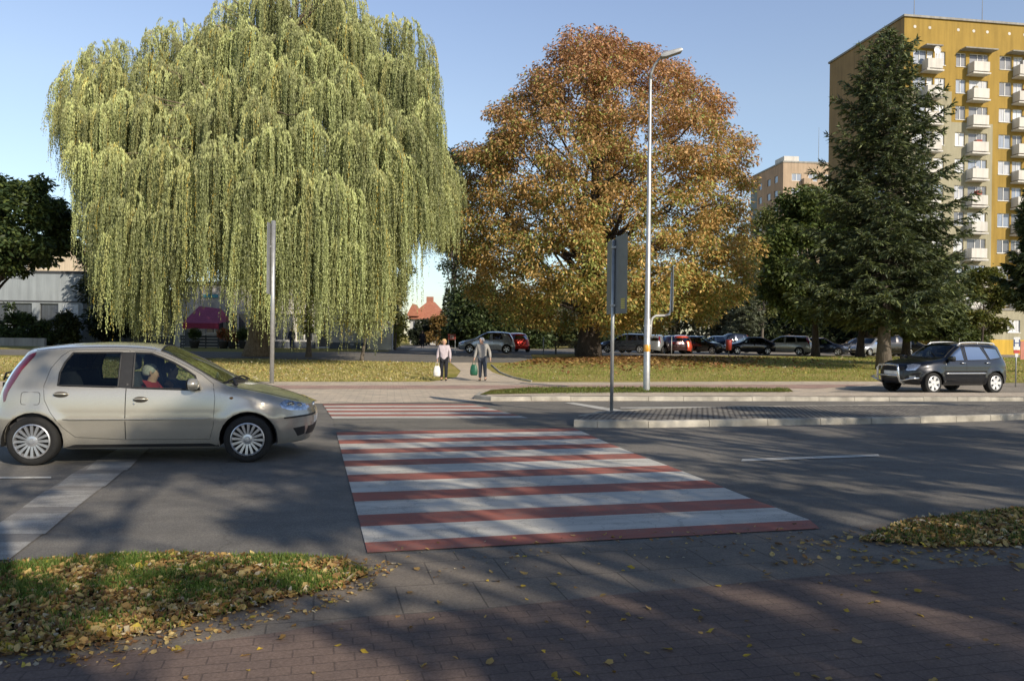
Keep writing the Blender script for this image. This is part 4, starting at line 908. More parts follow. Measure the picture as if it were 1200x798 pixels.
blades('grass', PX((565, 466.5), (925, 463.3), (925, 459), (760, 457.6), (620, 458)), 5000, .03, .09, .1, .01, ((.10, .15, .025), (.17, .19, .05)))['label'] = 'grass of the narrow verge behind the far kerb'
# ================================================================ TREES
def X_at(px, Y): return (px - 600) / F * Y
def Z_at(px, row, Y): return AT(px, row, Y).z
BARK_GREY = bark('bark_grey', (.16, .135, .11)); BARK_DK = bark('bark_dark', (.07, .055, .045)); BARK_WIL = bark('bark_willow', (.22, .17, .115))
def limb_path(a, b, bow=.12, n=6, wob=.06):
    a, b = Vector(a), Vector(b); L = (b - a).length; out = []
    w1 = Vector((random.gauss(0, 1), random.gauss(0, 1), random.gauss(0, .4))) * wob * L
    for i in range(n + 1):
        t = i / n; p = a.lerp(b, t); p += Vector((0, 0, 1)) * (bow * L * math.sin(math.pi * t)) * (1 if b.z > a.z else .6); p += w1 * math.sin(math.pi * t) * math.sin(2.3 * math.pi * t + 1); out.append(p)
    return out
def trunk_mesh(mb, base, top, r0, r1, flare=1.5, n=9, lean=None):
    pts = []; rads = []
    for i in range(n + 1):
        t = i / n; p = Vector(base).lerp(Vector(top), t) + Vector((math.sin(t * 4 + base[0]), math.cos(t * 3 + base[1]), 0)) * .04 * (Vector(top) - Vector(base)).length * .5 * t * (1 - t) * 4 * .3
        pts.append(p); rads.append((r0 + (r1 - r0) * t) * (1 + (flare - 1) * math.exp(-t * n * .9)))
    pts[0] = pts[0] - Vector((0, 0, .15)); mb.tube(pts, rads, 14, True); return pts
def leaf_tree(name, label, cat, base, clumps, leaves, size, cols, wts, trunk_r, fork_z, bk, group=None, droop=.35, trans=.35, lim=26, twig=True, shade=None, trunks=None, colfn=None, limb_r=None, aspect=.55, seed_order=None):
    """clumps: list of (x, y, z, radius, flatness) relative to the base; one crown mesh and one trunk-and-limb mesh"""
    root = empty(name, base); tag(root, label, cat, group)
    cl = np.array([(c[0], c[1], c[2]) for c in clumps]); rad = np.array([c[3] for c in clumps]); fl = np.array([c[4] for c in clumps])
    wgt = rad**2 / (rad**2).sum(); idx = RNG.choice(len(cl), leaves, p=wgt); n = leaves
    d = unit(RNG.normal(size=(n, 3))); rr = RNG.random(n)**.45
    off = d * rr[:, None] * rad[idx][:, None]; off[:, 2] *= fl[idx]
    # break each clump into little sprays
    spr = np.round(off / (size * 2.6)) * (size * 2.6); off = off * .7 + spr * .3 + RNG.normal(0, size * .5, (n, 3))
    P = cl[idx] + off
    out = unit(off * (1, 1, .5) + 1e-6 + RNG.normal(0, .4, (n, 3)) * rad[idx][:, None] * .5); A = unit(out + np.array([0, 0, -droop]) + RNG.normal(0, .35, (n, 3)))
    Bv = unit(np.cross(A, RNG.normal(size=(n, 3)) * .6 + np.array([0, 0, 1]))); s_ = size * (.6 + .8 * RNG.random(n))[:, None]
    C = palette(n, cols, wts, .3)
    if colfn is not None: C = colfn(P, C)
    quads_obj('crown', P, A * s_, Bv * s_ * aspect, C, leaf_mat('leaf_%02d' % int(trans * 100), trans), root)
    mb = MB(); H_ = fork_z
    top = Vector(clumps[int(np.argmax(cl[:, 2]))][:3]); top = Vector((top.x * .4, top.y * .4, top.z * .85))
    pts = trunk_mesh(mb, (0, 0, 0), top, trunk_r, trunk_r * .12, n=14)
    order = list(range(len(clumps))); random.shuffle(order)
    for k in order[:lim]:
        c = Vector(clumps[k][:3]); f0 = min(.92, max(.0, (c.z * random.uniform(.35, .6)) / max(.1, top.z))); f0 = max(f0, min(.8, H_ / top.z)); i = f0 * 14; j = min(13, int(i)); p0 = pts[j].lerp(pts[j + 1], i - j)
        if c.z < p0.z: p0 = pts[max(0, min(13, int(14 * H_ / top.z)))]
        L = (c - p0).length; r0 = (limb_r or trunk_r * .38) * min(1, .35 + L / 12); path = limb_path(p0, c, .10)
        mb.tube(path, [r0 * (1 - .85 * q / 6) for q in range(7)], 6, False)
        if twig:
            for _ in range(3):
                q = random.randint(2, 5); s0 = path[q]; e = s0 + Vector((random.gauss(0, 1), random.gauss(0, 1), random.uniform(-.2, .9))).normalized() * clumps[k][3] * random.uniform(.8, 1.5); mb.tube(limb_path(s0, e, .05, 3), [r0 * .3, r0 * .22, r0 * .14, r0 * .06], 5, False)
    mb.build('trunk', bk, root, True)
    return root
def env_clumps(Y, rows, n, r, flat=.7, shell=.75, depth=.9, base=(0, 0, 0), zmin=None, dy=0, tight=.35):
    """clump centres filling a crown whose left and right edges are given per height: rows of (row, left, right)"""
    rows = sorted(rows); R_ = np.array(rows, float); out = []; mid = (R_[:, 1] + R_[:, 2]) / 2
    area = R_[:, 2] - R_[:, 1]
    k = 0
    while len(out) < n and k < n * 60:
        k += 1; row = random.uniform(R_[0, 0], R_[-1, 0]); l = np.interp(row, R_[:, 0], R_[:, 1]); q = np.interp(row, R_[:, 0], R_[:, 2])
        if random.random() > (q - l) / area.max(): continue
        hw = (q - l) / 2 / F * Y; cxp = (l + q) / 2; a = random.uniform(0, 6.283); rho = shell + (1 - shell) * random.random() if random.random() < .78 else random.random() * shell
        rad = r * random.uniform(.65, 1.25); e = max(.1, hw - rad * tight); x = X_at(cxp, Y) + e * rho * math.cos(a); y = e * depth * rho * math.sin(a)
        z = Z_at(cxp, row, Y); kk = (Y + y) / Y; x *= kk; z = CAMH + (z - CAMH) * kk
        out.append((x - base[0], y + dy, z - base[2], rad, flat))
    return out

# ---- chestnut, rust and gold
Yc = 50.5; cb = (X_at(690, Yc), Yc, gz(Yc))
rows = [(42, 652, 715), (62, 652, 762), (75, 632, 790), (92, 615, 812), (118, 592, 846), (148, 560, 858), (165, 548, 882), (190, 542, 892), (205, 541, 880), (260, 522, 880), (290, 520, 882), (325, 532, 874), (350, 552, 868), (370, 582, 850), (384, 628, 798)]
ccl = env_clumps(Yc, rows, 900, .95, .68, .70, .9, cb, tight=-.25)
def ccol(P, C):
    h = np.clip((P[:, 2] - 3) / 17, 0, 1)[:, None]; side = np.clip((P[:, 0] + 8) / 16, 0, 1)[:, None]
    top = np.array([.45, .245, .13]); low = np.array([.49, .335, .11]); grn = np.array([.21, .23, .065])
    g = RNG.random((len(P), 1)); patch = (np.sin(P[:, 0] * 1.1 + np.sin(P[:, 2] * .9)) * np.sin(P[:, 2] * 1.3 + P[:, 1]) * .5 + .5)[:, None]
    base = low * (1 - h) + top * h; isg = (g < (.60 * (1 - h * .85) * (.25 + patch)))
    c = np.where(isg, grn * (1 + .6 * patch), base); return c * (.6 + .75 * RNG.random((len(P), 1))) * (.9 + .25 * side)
leaf_tree('chestnut_tree', 'big round chestnut tree with rust and gold autumn leaves behind the street lamp', 'tree', cb, ccl, 225000, .105, [(1, 1, 1)], None, .62, 2.6, BARK_DK, lim=70, droop=.55, trans=.18, colfn=ccol, limb_r=.13, aspect=.5)

# ---- weeping willow
Yw = 46.5; wb = Vector((X_at(303, Yw), Yw, gz(Yw)))
wr = empty('weeping_willow', wb); tag(wr, 'huge weeping willow with yellow-green curtains of leaves reaching almost to the grass', 'tree')
TOP = [(66, 96), (77, 79), (97, 62), (122, 46), (143, 43), (158, 54), (164, 92), (169, 44), (181, 27), (218, 27), (243, 31), (252, 19), (262, 0), (300, -20), (400, -20), (420, 2), (435, 15), (477, 19), (497, 37), (504, 56), (506, 120), (512, 150), (518, 188), (540, 210)]
BOT = [(66, 150), (78, 178), (90, 205), (100, 262), (112, 300), (128, 350), (150, 390), (185, 390), (212, 352), (252, 340), (280, 376), (320, 384), (360, 376), (400, 386), (440, 394), (458, 350), (475, 310), (500, 295), (520, 290), (540, 262)]
tx, ty = zip(*TOP); bx, by = zip(*BOT)
curt = []; k = 0; anch = []
def wdome(px, row, t0, H_):
    rho = (px - 303) / 240; return 9.0 * math.sqrt(max(.03, 1 - min(.98, rho * rho))) * min(1, (row - t0) / max(60, H_) * 2.0 + .12)
while len(anch) < 62 and k < 40000:           # separate leafy boughs, each a rounded mass that hangs over the next one down
    k += 1; px = random.uniform(76, 532); t0 = float(np.interp(px, tx, ty)); b0 = float(np.interp(px, bx, by)); H_ = b0 - t0; row = t0 + H_ * .70 * random.random()**1.05 + 6
    if any(((px - a[0]) / 27)**2 + ((row - a[1]) / 46)**2 < 1 for a in anch): continue
    anch.append((px, row, random.uniform(14, 24), random.uniform(-24, 12), random.uniform(.78, 1.2)))
for (ax_, ar, hw_, hem, sh_) in anch:
    for _ in range(9):
        u_ = random.uniform(-1, 1); px = ax_ + u_ * hw_; row = ar + abs(u_)**2 * 22 + random.uniform(-4, 6); t0 = float(np.interp(px, tx, ty)); b0 = float(np.interp(px, bx, by)); row = max(row, t0 + 2); H_ = b0 - t0
        ln = min(random.uniform(120, 200) * (1 - .25 * u_ * u_), b0 - row + hem + random.uniform(-8, 8))
        if ln < 22: continue
        dep = -wdome(px, row, t0, H_) - 1.5 * (1 - u_ * u_) + random.uniform(-.3, .3); Y = Yw + dep; p = AT(px, row, Y); curt.append((p.x, Y, p.z, ln / F * Y, px, .5, dep, sh_))
for _ in range(210):  # inner filler hangings, their shade put into a darker leaf colour
    px = random.uniform(72, 536); t0 = float(np.interp(px, tx, ty)); b0 = float(np.interp(px, bx, by)); H_ = b0 - t0; row = t0 + H_ * .7 * random.random() + 5; ln = min(random.uniform(80, 180), b0 - row + random.uniform(-30, 4))
    if ln < 24: continue
    dep = random.uniform(-.35, 1.0) * wdome(px, row, t0, H_); Y = Yw + dep; p = AT(px, row, Y); curt.append((p.x, Y, p.z, ln / F * Y, px, .5, dep, .8))
for px in list(range(68, 262, 7)) + list(range(262, 425, 5)) + list(range(425, 540, 7)):          # the outermost hangings that draw the outline
    t0 = float(np.interp(px, tx, ty)); b0 = float(np.interp(px, bx, by)); dep = random.uniform(-1.5, 1.5); row = t0 + random.uniform(-3, 8); p = AT(px, row, Yw + dep); curt.append((p.x, Yw + dep, p.z, min(b0 - row, random.uniform(70, 150)) / F * Yw, px, 0, dep, 1.0))
Ps = []; As = []; Bs = []; Cs = []; wood = MB()
for (x, y, z, L, px, q, dep, shm) in curt:
    ntas = random.randint(7, 12); rx = random.uniform(.42, .85); hue = random.random(); shade_ = shm * random.uniform(.88, 1.12)
    for s_ in range(ntas):
        a = random.uniform(0, 6.283); r_ = rx * random.random()**.5; tx0 = x + r_ * math.cos(a); ty0 = y + r_ * math.sin(a) * .7; tz0 = z - (r_ / rx)**2 * .8 + random.gauss(0, .15)
        tl = L * random.uniform(.55, 1.1); ts = random.uniform(.5, 1.4); thue = hue + random.gauss(0, .18); sway = RNG.normal(0, .035, 2) * tl
        for w__ in range(random.randint(4, 6)):
            x0 = tx0 + random.gauss(0, .045); y0 = ty0 + random.gauss(0, .06); l_ = tl * random.uniform(.72, 1.06); l_ = min(l_, tz0 - wb.z - random.uniform(.35, 1.5))
            if l_ < .7: continue
            n = int(l_ / .115); tt = np.linspace(0, 1, n); ax, ay = math.cos(a) * .35, math.sin(a) * .35; arch = 1 - np.exp(-tt * l_ * 1.8)
            X = x0 + ax * arch + sway[0] * tt**2; Yy = y0 + ay * arch + sway[1] * tt**2; Z = tz0 + .16 * np.sin(np.minimum(tt * l_, 1.0) * 3.14) - tt * l_
            P = np.column_stack([X, Yy, Z]) + RNG.normal(0, .016, (n, 3)); th = RNG.random(n) * 6.283
            A = np.column_stack([np.cos(th) * .20, np.sin(th) * .20, -np.ones(n)]) * (.085 * (1 - .35 * tt))[:, None] * RNG.uniform(.7, 1.3, (n, 1))
            B = np.column_stack([-np.sin(th), np.cos(th), np.zeros(n)]) * .026
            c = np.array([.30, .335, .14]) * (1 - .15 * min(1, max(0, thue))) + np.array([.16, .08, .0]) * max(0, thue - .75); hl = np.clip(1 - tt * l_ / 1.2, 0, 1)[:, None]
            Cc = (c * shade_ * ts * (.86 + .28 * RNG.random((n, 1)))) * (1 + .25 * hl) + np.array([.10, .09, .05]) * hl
            if random.random() < .02: Cc = Cc * 0 + np.array([.50, .38, .08]) * (.7 + .5 * RNG.random((n, 1)))
            Ps.append(P); As.append(A); Bs.append(B); Cs.append(Cc)
off = np.array(wb)
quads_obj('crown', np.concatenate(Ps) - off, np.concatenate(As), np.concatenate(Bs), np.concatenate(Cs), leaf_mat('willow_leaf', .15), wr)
trunk_mesh(wood, (0, 0, 0), (.3, .1, 4.2), .74, .62, 1.35)
forks = []
for (dx, dy, z, r_) in ((-4.5, -1, 11, .34), (-1.5, 2, 15, .36), (1.5, -1.5, 17.5, .40), (5, 1, 14, .34), (-8, 0, 12, .26), (8.2, -1, 12, .26), (0, -5, 12, .26), (1, 5, 13, .26)):
    pth = limb_path((.3 * (1 if dx > 0 else .5), .1, 3.4), (dx, dy, z), .08, 8, .05); wood.tube(pth, [r_ * (1 - .7 * i / 8) for i in range(9)], 9, False); forks.append((pth, r_))
for c in random.sample(curt, 230):
    e = Vector(c[:3]) - wb; bp = min(((p - e).length + max(0, p.z - e.z) * 2, fi, i) for fi, (pth, r_) in enumerate(forks) for i, p in enumerate(pth) if i > 1); pth, r_ = forks[bp[1]]
    p0 = pth[bp[2]]; wood.tube(limb_path(p0, e + Vector((0, 0, .0)), .07, 5), [.10, .08, .06, .045, .03, .015], 5, False)
wood.build('trunk', BARK_WIL, wr, True)

# ---- conifers: whorls of drooping boughs with needle sprays
def conifer(name, label, base, H_, prof, boughs, needles, cols, trunk_r=.3, z0=.12, group=None, cat='tree', size=.13, upturn=.12, hang=.35, trans=.12):
    """prof: list of (height fraction, radius)"""
    root = empty(name, base); tag(root, label, cat, group); pf = hermite(prof); wood = MB(); segs = []
    trunk_mesh(wood, (0, 0, 0), (0, 0, H_ * .985), trunk_r, .02, 1.5, 12)
    for i in range(boughs):
        f_ = z0 + (1 - z0) * (i + random.random() * .8) / boughs; f_ = min(f_, .992); z = H_ * f_; a = i * 2.39996 + random.gauss(0, .25); R = pf(f_) * random.uniform(.48, 1.05); R = max(R, .12)
        up = .55 * (f_**2.2) * R + .05; dr = -.28 * R * (1 - f_)
        tip = Vector((R * math.cos(a), R * math.sin(a), z + up + dr)); st = Vector((0, 0, z))
        n = 6; pts = []
        for k in range(n + 1):
            t = k / n; p = st.lerp(tip, t); p.z += -math.sin(math.pi * t) * R * .06 + upturn * R * t * t * t; pts.append(p)
        wood.tube(pts, [max(.008, .05 * trunk_r / .3 * (1 - .85 * k / n)) for k in range(n + 1)], 4, False)
        segs.append((pts, R, a))
        # side sprays
        m = int(3 + R * 3.2)
        for k in range(m):
            t = .22 + .75 * (k + random.random() * .5) / m; j = min(n - 1, int(t * n)); q = pts[j].lerp(pts[j + 1], t * n - j); sd = 1 if k % 2 else -1; b = a + sd * random.uniform(.6, 1.1); l = R * (1.05 - t) * random.uniform(.35, .6) + .12
            e = q + Vector((math.cos(b) * l, math.sin(b) * l, -hang * l * random.uniform(.2, 1.2) + .1 * l)); segs.append(([q, q.lerp(e, .5) + Vector((0, 0, .04 * l)), e], l, b))
    Ls = np.array([sum((p[i + 1] - p[i]).length for i in range(len(p) - 1)) for p, _, _ in segs]); cnt = np.maximum(3, (Ls / Ls.sum() * needles)).astype(int)
    Ps, As, Bs = [], [], []
    for (p, R, a), c in zip(segs, cnt):
        P0 = np.array([tuple(v) for v in p]); t = RNG.random(c) ** .8 * (len(p) - 1); j = np.minimum(t.astype(int), len(p) - 2); fr = (t - j)[:, None]; base_ = P0[j] * (1 - fr) + P0[j + 1] * fr; dirv = unit(P0[j + 1] - P0[j])
        sd = RNG.normal(size=(c, 3)); sd = unit(sd - (sd * dirv).sum(1, keepdims=True) * dirv); sd[:, 2] = sd[:, 2] * .5 - hang * .5
        A = unit(dirv * .75 + sd * .75) * size * RNG.uniform(.6, 1.4, (c, 1)); Ps.append(base_ + A * .7 + RNG.normal(0, size * .18, (c, 3))); As.append(A); Bs.append(unit(np.cross(A, RNG.normal(size=(c, 3)))) * size * .26)
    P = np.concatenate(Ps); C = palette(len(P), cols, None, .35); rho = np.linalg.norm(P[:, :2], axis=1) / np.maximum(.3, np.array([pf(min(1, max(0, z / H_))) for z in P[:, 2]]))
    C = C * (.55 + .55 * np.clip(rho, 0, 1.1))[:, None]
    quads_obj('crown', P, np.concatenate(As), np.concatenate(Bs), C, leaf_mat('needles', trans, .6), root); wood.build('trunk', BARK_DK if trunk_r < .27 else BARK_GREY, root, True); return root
SPR = [(.070, .095, .038), (.10, .125, .045), (.13, .155, .05), (.075, .10, .055)]
Ys = 41.0; sb = (X_at(1036, Ys), Ys, gz(Ys)); Hs = Z_at(1045, 38, Ys) - sb[2]
def fr(row): return (Z_at(1045, row, Ys) - sb[2]) / Hs
m_ = Ys / F
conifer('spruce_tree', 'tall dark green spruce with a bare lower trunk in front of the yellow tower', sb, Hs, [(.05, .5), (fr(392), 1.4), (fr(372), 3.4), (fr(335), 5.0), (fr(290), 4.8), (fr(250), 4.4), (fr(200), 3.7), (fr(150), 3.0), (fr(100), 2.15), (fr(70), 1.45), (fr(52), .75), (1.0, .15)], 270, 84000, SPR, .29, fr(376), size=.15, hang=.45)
# ---- other spruces and dark trees on the right
def spr(px, row, Y, toprow, wpx, label, boughs=150, needles=36000, z0=.15, cols=SPR, tr=.25, group='dark spruces on the right of the lawn', size=.17, name='spruce_tree'):
    b = (X_at(px, Y), Y, gz(Y)); H_ = Z_at(px, toprow, Y) - b[2]; r_ = wpx / 2 / F * Y
    return conifer(name, label, b, H_, [(.02, r_ * .5), (z0, r_ * .75), (z0 + .15, r_), (.5, r_ * .78), (.75, r_ * .45), (.92, r_ * .2), (1, .1)], boughs, needles, cols, tr, z0, group, size=size)
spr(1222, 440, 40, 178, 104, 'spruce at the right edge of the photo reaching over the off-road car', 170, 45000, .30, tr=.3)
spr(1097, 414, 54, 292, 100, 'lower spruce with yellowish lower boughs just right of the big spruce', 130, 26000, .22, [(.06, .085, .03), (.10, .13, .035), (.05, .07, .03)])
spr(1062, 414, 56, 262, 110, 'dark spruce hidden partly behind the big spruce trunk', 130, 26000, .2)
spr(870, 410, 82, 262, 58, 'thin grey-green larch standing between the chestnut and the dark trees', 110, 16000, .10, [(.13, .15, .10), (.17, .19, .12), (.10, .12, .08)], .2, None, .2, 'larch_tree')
DKC = [(.045, .07, .024), (.07, .105, .03), (.10, .14, .038), (.032, .048, .018)]
def dtree(px, row, Y, rows, label, n=46, r=1.3, leaves=24000, cols=DKC, wts=None, tr=.26, size=.17, group=None, name='leafy_tree', bk=BARK_DK, lim=26, fork=2.2, trans=.25, shell=.7, tight=.15, **kw):
    b = (X_at(px, Y), Y, gz(Y)); return leaf_tree(name, label, 'tree', b, env_clumps(Y, rows, n, r, .7, shell, .9, b, tight=tight), leaves, size, cols, wts, tr, fork, bk, group, lim=lim, trans=trans, **kw)
dtree(956, 411, 60, [(226, 925, 975), (245, 905, 985), (280, 892, 988), (330, 890, 990), (356, 905, 985), (374, 925, 970)], 'dark green leafy tree left of the big spruce with sunlit top', 90, 1.3, 32000, [(.07, .10, .03), (.10, .14, .04), (.14, .17, .05)], fork=2.4)
dtree(1008, 412, 58, [(262, 985, 1035), (300, 965, 1050), (345, 960, 1055), (374, 980, 1040)], 'dark pine-like tree behind the big spruce on its left', 60, 1.4, 26000, DKC)
dtree(1150, 405, 66, [(318, 1130, 1172), (345, 1118, 1182), (385, 1125, 1180)], 'small olive green tree in front of the tower block entrance', 26, .9, 9000, [(.10, .12, .03), (.15, .15, .04)], tr=.12)
dtree(893, 404, 88, [(250, 880, 905), (290, 868, 912), (340, 866, 915), (385, 872, 912)], 'pale green birch tree behind the chestnut on its right', 34, 1.2, 10000, [(.14, .17, .06), (.2, .2, .08)], tr=.15, bk=BARK_GREY, trans=.35)
# ---- left edge tree, and the dark tree behind the willow
Yl = 52
dtree(-22, 405, Yl, [(213, -60, 48), (228, -80, 62), (245, -90, 78), (270, -95, 90), (290, -95, 92), (305, -80, 70), (318, -60, 30)], 'broad dark tree with flat spreading boughs at the left edge', 280, .75, 38000, [(.035, .06, .022), (.055, .085, .028), (.10, .13, .035)], tr=.4, lim=50, trans=.2, tight=-.2)
dtree(122, 402, 68, [(262, 108, 138), (280, 96, 152), (320, 92, 165), (365, 100, 170), (390, 115, 160)], 'dark narrow tree in the shade behind the left side of the willow', 60, 1.5, 22000, [(.018, .03, .014), (.03, .045, .018)], tr=.2)
dtree(531, 402, 95, [(176, 522, 540), (195, 514, 548), (230, 512, 550), (280, 515, 550), (330, 516, 552)], 'tall dark poplar rising between willow and chestnut', 44, 1.6, 14000, [(.04, .06, .035), (.06, .085, .04)], tr=.25)
# young yellowing trees by the white wall
def slim(px, row, Y, rows, label, n, leaves, cols, name='young_tree', size=.11, tr=.09, **kw):
    return dtree(px, row, Y, rows, label, n, .6, leaves, cols, None, tr, size, None, name, BARK_GREY, 60, 1.2, .4, **kw)
slim(424, 424, 43, [(318, 405, 450), (340, 396, 468), (372, 400, 462), (392, 410, 450)], 'small bare-branched tree with few pale leaves leaning on the left lawn', 40, 1500, [(.45, .42, .22), (.35, .34, .12)], lean=0) if False else slim(424, 424, 43, [(318, 405, 450), (340, 396, 468), (372, 400, 462), (392, 410, 450)], 'small bare-branched tree with few pale leaves leaning on the left lawn', 40, 1500, [(.45, .42, .22), (.35, .34, .12)])
slim(463, 404, 66, [(296, 450, 472), (315, 438, 480), (345, 434, 480), (375, 440, 474), (392, 448, 470)], 'young yellow-green tree beside the white electrical cabinet', 46, 5200, [(.38, .34, .09), (.28, .30, .07), (.42, .36, .14)], size=.13)
dtree(462, 408, 72, [(330, 452, 468), (360, 446, 472), (400, 446, 474)], 'small yellow-green bush tree at the edge of the village street', 22, .9, 5000, [(.24, .25, .05), (.34, .30, .08)], tr=.1)
# slender second trunk on the left lawn below the willow
slim(362, 417, 46, [(330, 352, 372), (360, 350, 374), (390, 352, 372)], 'thin young tree on the left lawn under the willow curtains', 14, 700, [(.25, .27, .07)], tr=.16)

# ---- shrubs
def far_wood(name, label, X0, X1, Y0, Y1, h0, h1, n, cols, size):
    x = X0 + (X1 - X0) * RNG.random(n); y = Y0 + (Y1 - Y0) * RNG.random(n); hh = h0 + (h1 - h0) * (.5 + .5 * np.sin(x * .21 + 1.3 * np.sin(x * .09)) * np.sin(x * .47 + 2)); z = .4 + hh * RNG.random(n)**.7
    A = unit(RNG.normal(size=(n, 3))) * size; B = unit(np.cross(A, RNG.normal(size=(n, 3)))) * size * .6; cc = palette(n, cols, None, .3) * (.8 + .4 * np.sin(x * .8)[:, None])
    o = quads_obj(name, np.column_stack([x, y, z]), A, B, cc, leaf_mat('leaf_20', .2)); o['kind'] = 'stuff'; o['label'] = label; o['category'] = 'trees'
far_wood('distant_trees', 'hazy line of distant trees beyond the car park', -8, 150, 168, 176, 8, 17, 60000, [(.13, .15, .10), (.17, .17, .10), (.20, .16, .10)], .5)
far_wood('distant_trees', 'distant trees behind the low buildings on the left', -150, -26, 150, 158, 7, 12, 30000, [(.12, .14, .10), (.16, .16, .10)], .5)
def shrub(px, row, Y, rows, label, leaves=9000, cols=DKC, size=.12, name='shrub', group=None, r=.6, n=26):
    b = (X_at(px, Y), Y, gz(Y)); root = leaf_tree(name, label, 'shrub', b, env_clumps(Y, rows, n, r, .8, .55, .8, b), leaves, size, cols, None, .06, .2, BARK_DK, group, lim=16, twig=False, trans=.2, limb_r=.03); return root
shrub(18, 405, 66, [(358, 4, 30), (372, -14, 44), (390, -20, 52), (404, -20, 56)], 'large dark shrub under the windows of the low grey building', 15000, n=40, r=.8)
shrub(51, 405, 66, [(376, 40, 60), (392, 34, 66), (405, 34, 68)], 'low black-green shrub between the large shrub and the window bay', 7000)
shrub(78, 405, 66, [(366, 72, 84), (376, 68, 90), (392, 66, 92), (405, 68, 92)], 'upright dark shrub in front of the white notice board', 8000, [(.04, .055, .018), (.07, .08, .025), (.03, .04, .015)])
shrub(552, 402, 84, [(330, 535, 560), (350, 520, 590), (375, 516, 640), (402, 516, 650)], 'wide dark evergreen thicket behind the silver-blue hatchback', 26000, [(.03, .05, .02), (.06, .09, .03), (.09, .12, .045)], .2, n=90, r=1.5)
shrub(515, 402, 96, [(372, 508, 524), (388, 500, 530), (402, 498, 532)], 'orange-brown bush in front of the red-roofed house', 4500, [(.25, .15, .05), (.18, .13, .04)], .16)
shrub(497, 402, 98, [(376, 484, 506), (390, 480, 512), (402, 480, 514)], 'dark hedge closing the view at the end of the village street', 6000, [(.035, .045, .025)], .16)
shrub(645, 404, 92, [(380, 620, 700), (392, 610, 760), (404, 606, 790)], 'long dark hedge behind the chestnut trunk', 16000, [(.04, .06, .025), (.09, .10, .03)], .2, n=80, r=1.0)
shrub(955, 404, 96, [(340, 880, 1060), (372, 870, 1090), (404, 866, 1100)], 'tall dark hedge behind the car park', 40000, [(.02, .032, .014), (.035, .05, .02), (.06, .075, .03)], .24, n=150, r=1.8)
shrub(1124, 402, 78, [(382, 1096, 1150), (394, 1092, 1158), (404, 1092, 1160)], 'clipped green hedge along the yellow ground floor of the tower', 12000, [(.06, .085, .02), (.1, .12, .03)], .16, n=50, r=.7)
conifer('spruce_tree', 'distant dark spruce right of the red-roofed house', (X_at(524, 100), 100, .4), Z_at(524, 338, 100) - .4, [(.02, 1.2), (.2, 1.6), (.5, 1.2), (1, .1)], 70, 7000, SPR, .15, .05, None, size=.2)

# ---- the trees behind the viewer that throw the dappled shade over road and pavement
def shade_tree(x, y, h, r, dens, label, seed, nclump=30, r0=.28, lift=.38):
    random.seed(seed); cl = []
    for i in range(nclump):
        a = random.uniform(0, 6.283); q = random.random()**.5; z = h * (lift + (1 - lift) * random.random()); k = math.sin(math.pi * min(1, max(.12, (z / h - lift) / (1 - lift) * .86 + .1))); cl.append((r * q * k * math.cos(a), r * q * k * math.sin(a), z, random.uniform(.3, .85), .6))
    return leaf_tree('lime_tree', label, 'tree', (x, y, 0), cl, int(dens * 1.0), .10, [(.30, .25, .05), (.20, .2, .04)], None, r0, h * .3, BARK_DK, 'half-bare trees along the near pavement', lim=nclump, trans=.3, droop=.4, limb_r=.10)
SH = [(18.5, -14.0, 15, 5, 12000, 21, 36, .3, .3), (2.6, -2.4, 13, 2.8, 1200, 3, 10, .42, .74), (12.0, -5.0, 13, 4.4, 3600, 5, 22, .3, .34), (15.5, -3.0, 14, 4.8, 8500, 6, 32, .3, .34), (21.5, -1.8, 14, 4.8, 10000, 8, 36, .3, .34), (28, .5, 14.5, 5, 8000, 9, 40, .3, .34), (13, -10.0, 15, 5, 15000, 12, 38, .3, .3), (6.5, -8.5, 15, 4.6, 1400, 14, 10, .3, .35), (24, -9, 17, 5, 10000, 15, 36, .3, .35), (35, 3, 15, 5, 7000, 16, 36, .3, .35)]
for i, (x, y, h, r, dn, sd, nc, r0, lf) in enumerate(SH):
    shade_tree(x, y, h, r, dn, 'half-bare lime tree on the near pavement behind the viewer', sd, int(nc * 1.7), r0, lf)
# ================================================================ BUILDINGS
random.seed(21)
def stucco(name, c, streak=.25, scale=1.0):
    if name in _mc: return _mc[name]
    m, t, p = newmat(name); v = coords(t); n = noise(t, v, .35 * scale, 6, .6); mp = N(t, 'ShaderNodeMapping'); mp.inputs['Scale'].default_value = (1.6, 1.6, .12); t.links.new(v, mp.inputs[0]); s_ = noise(t, mp.outputs[0], 1.4, 6, .65); f_ = noise(t, v, 25, 3)
    c1 = ramp(t, n, [(.3, tuple(x * .9 for x in c)), (.7, tuple(min(1, x * 1.08) for x in c))]).outputs[0]; c2 = mixc(t, 1, c1, ramp(t, s_, [(.3, (1 - streak,) * 3), (.6, (1.03,) * 3)]).outputs[0], 'MULTIPLY')
    t.links.new(c2, p.inputs['Base Color']); p.inputs['Roughness'].default_value = .92; bump(t, p, f_, .3, .01); _mc[name] = m; return m
M_frame = plain('window_frame_white', (.72, .72, .70), .5, 0, .06); M_bal = stucco('balcony_white', (.66, .64, .60), .2); M_conc = stucco('raw_concrete', (.34, .33, .31), .35)
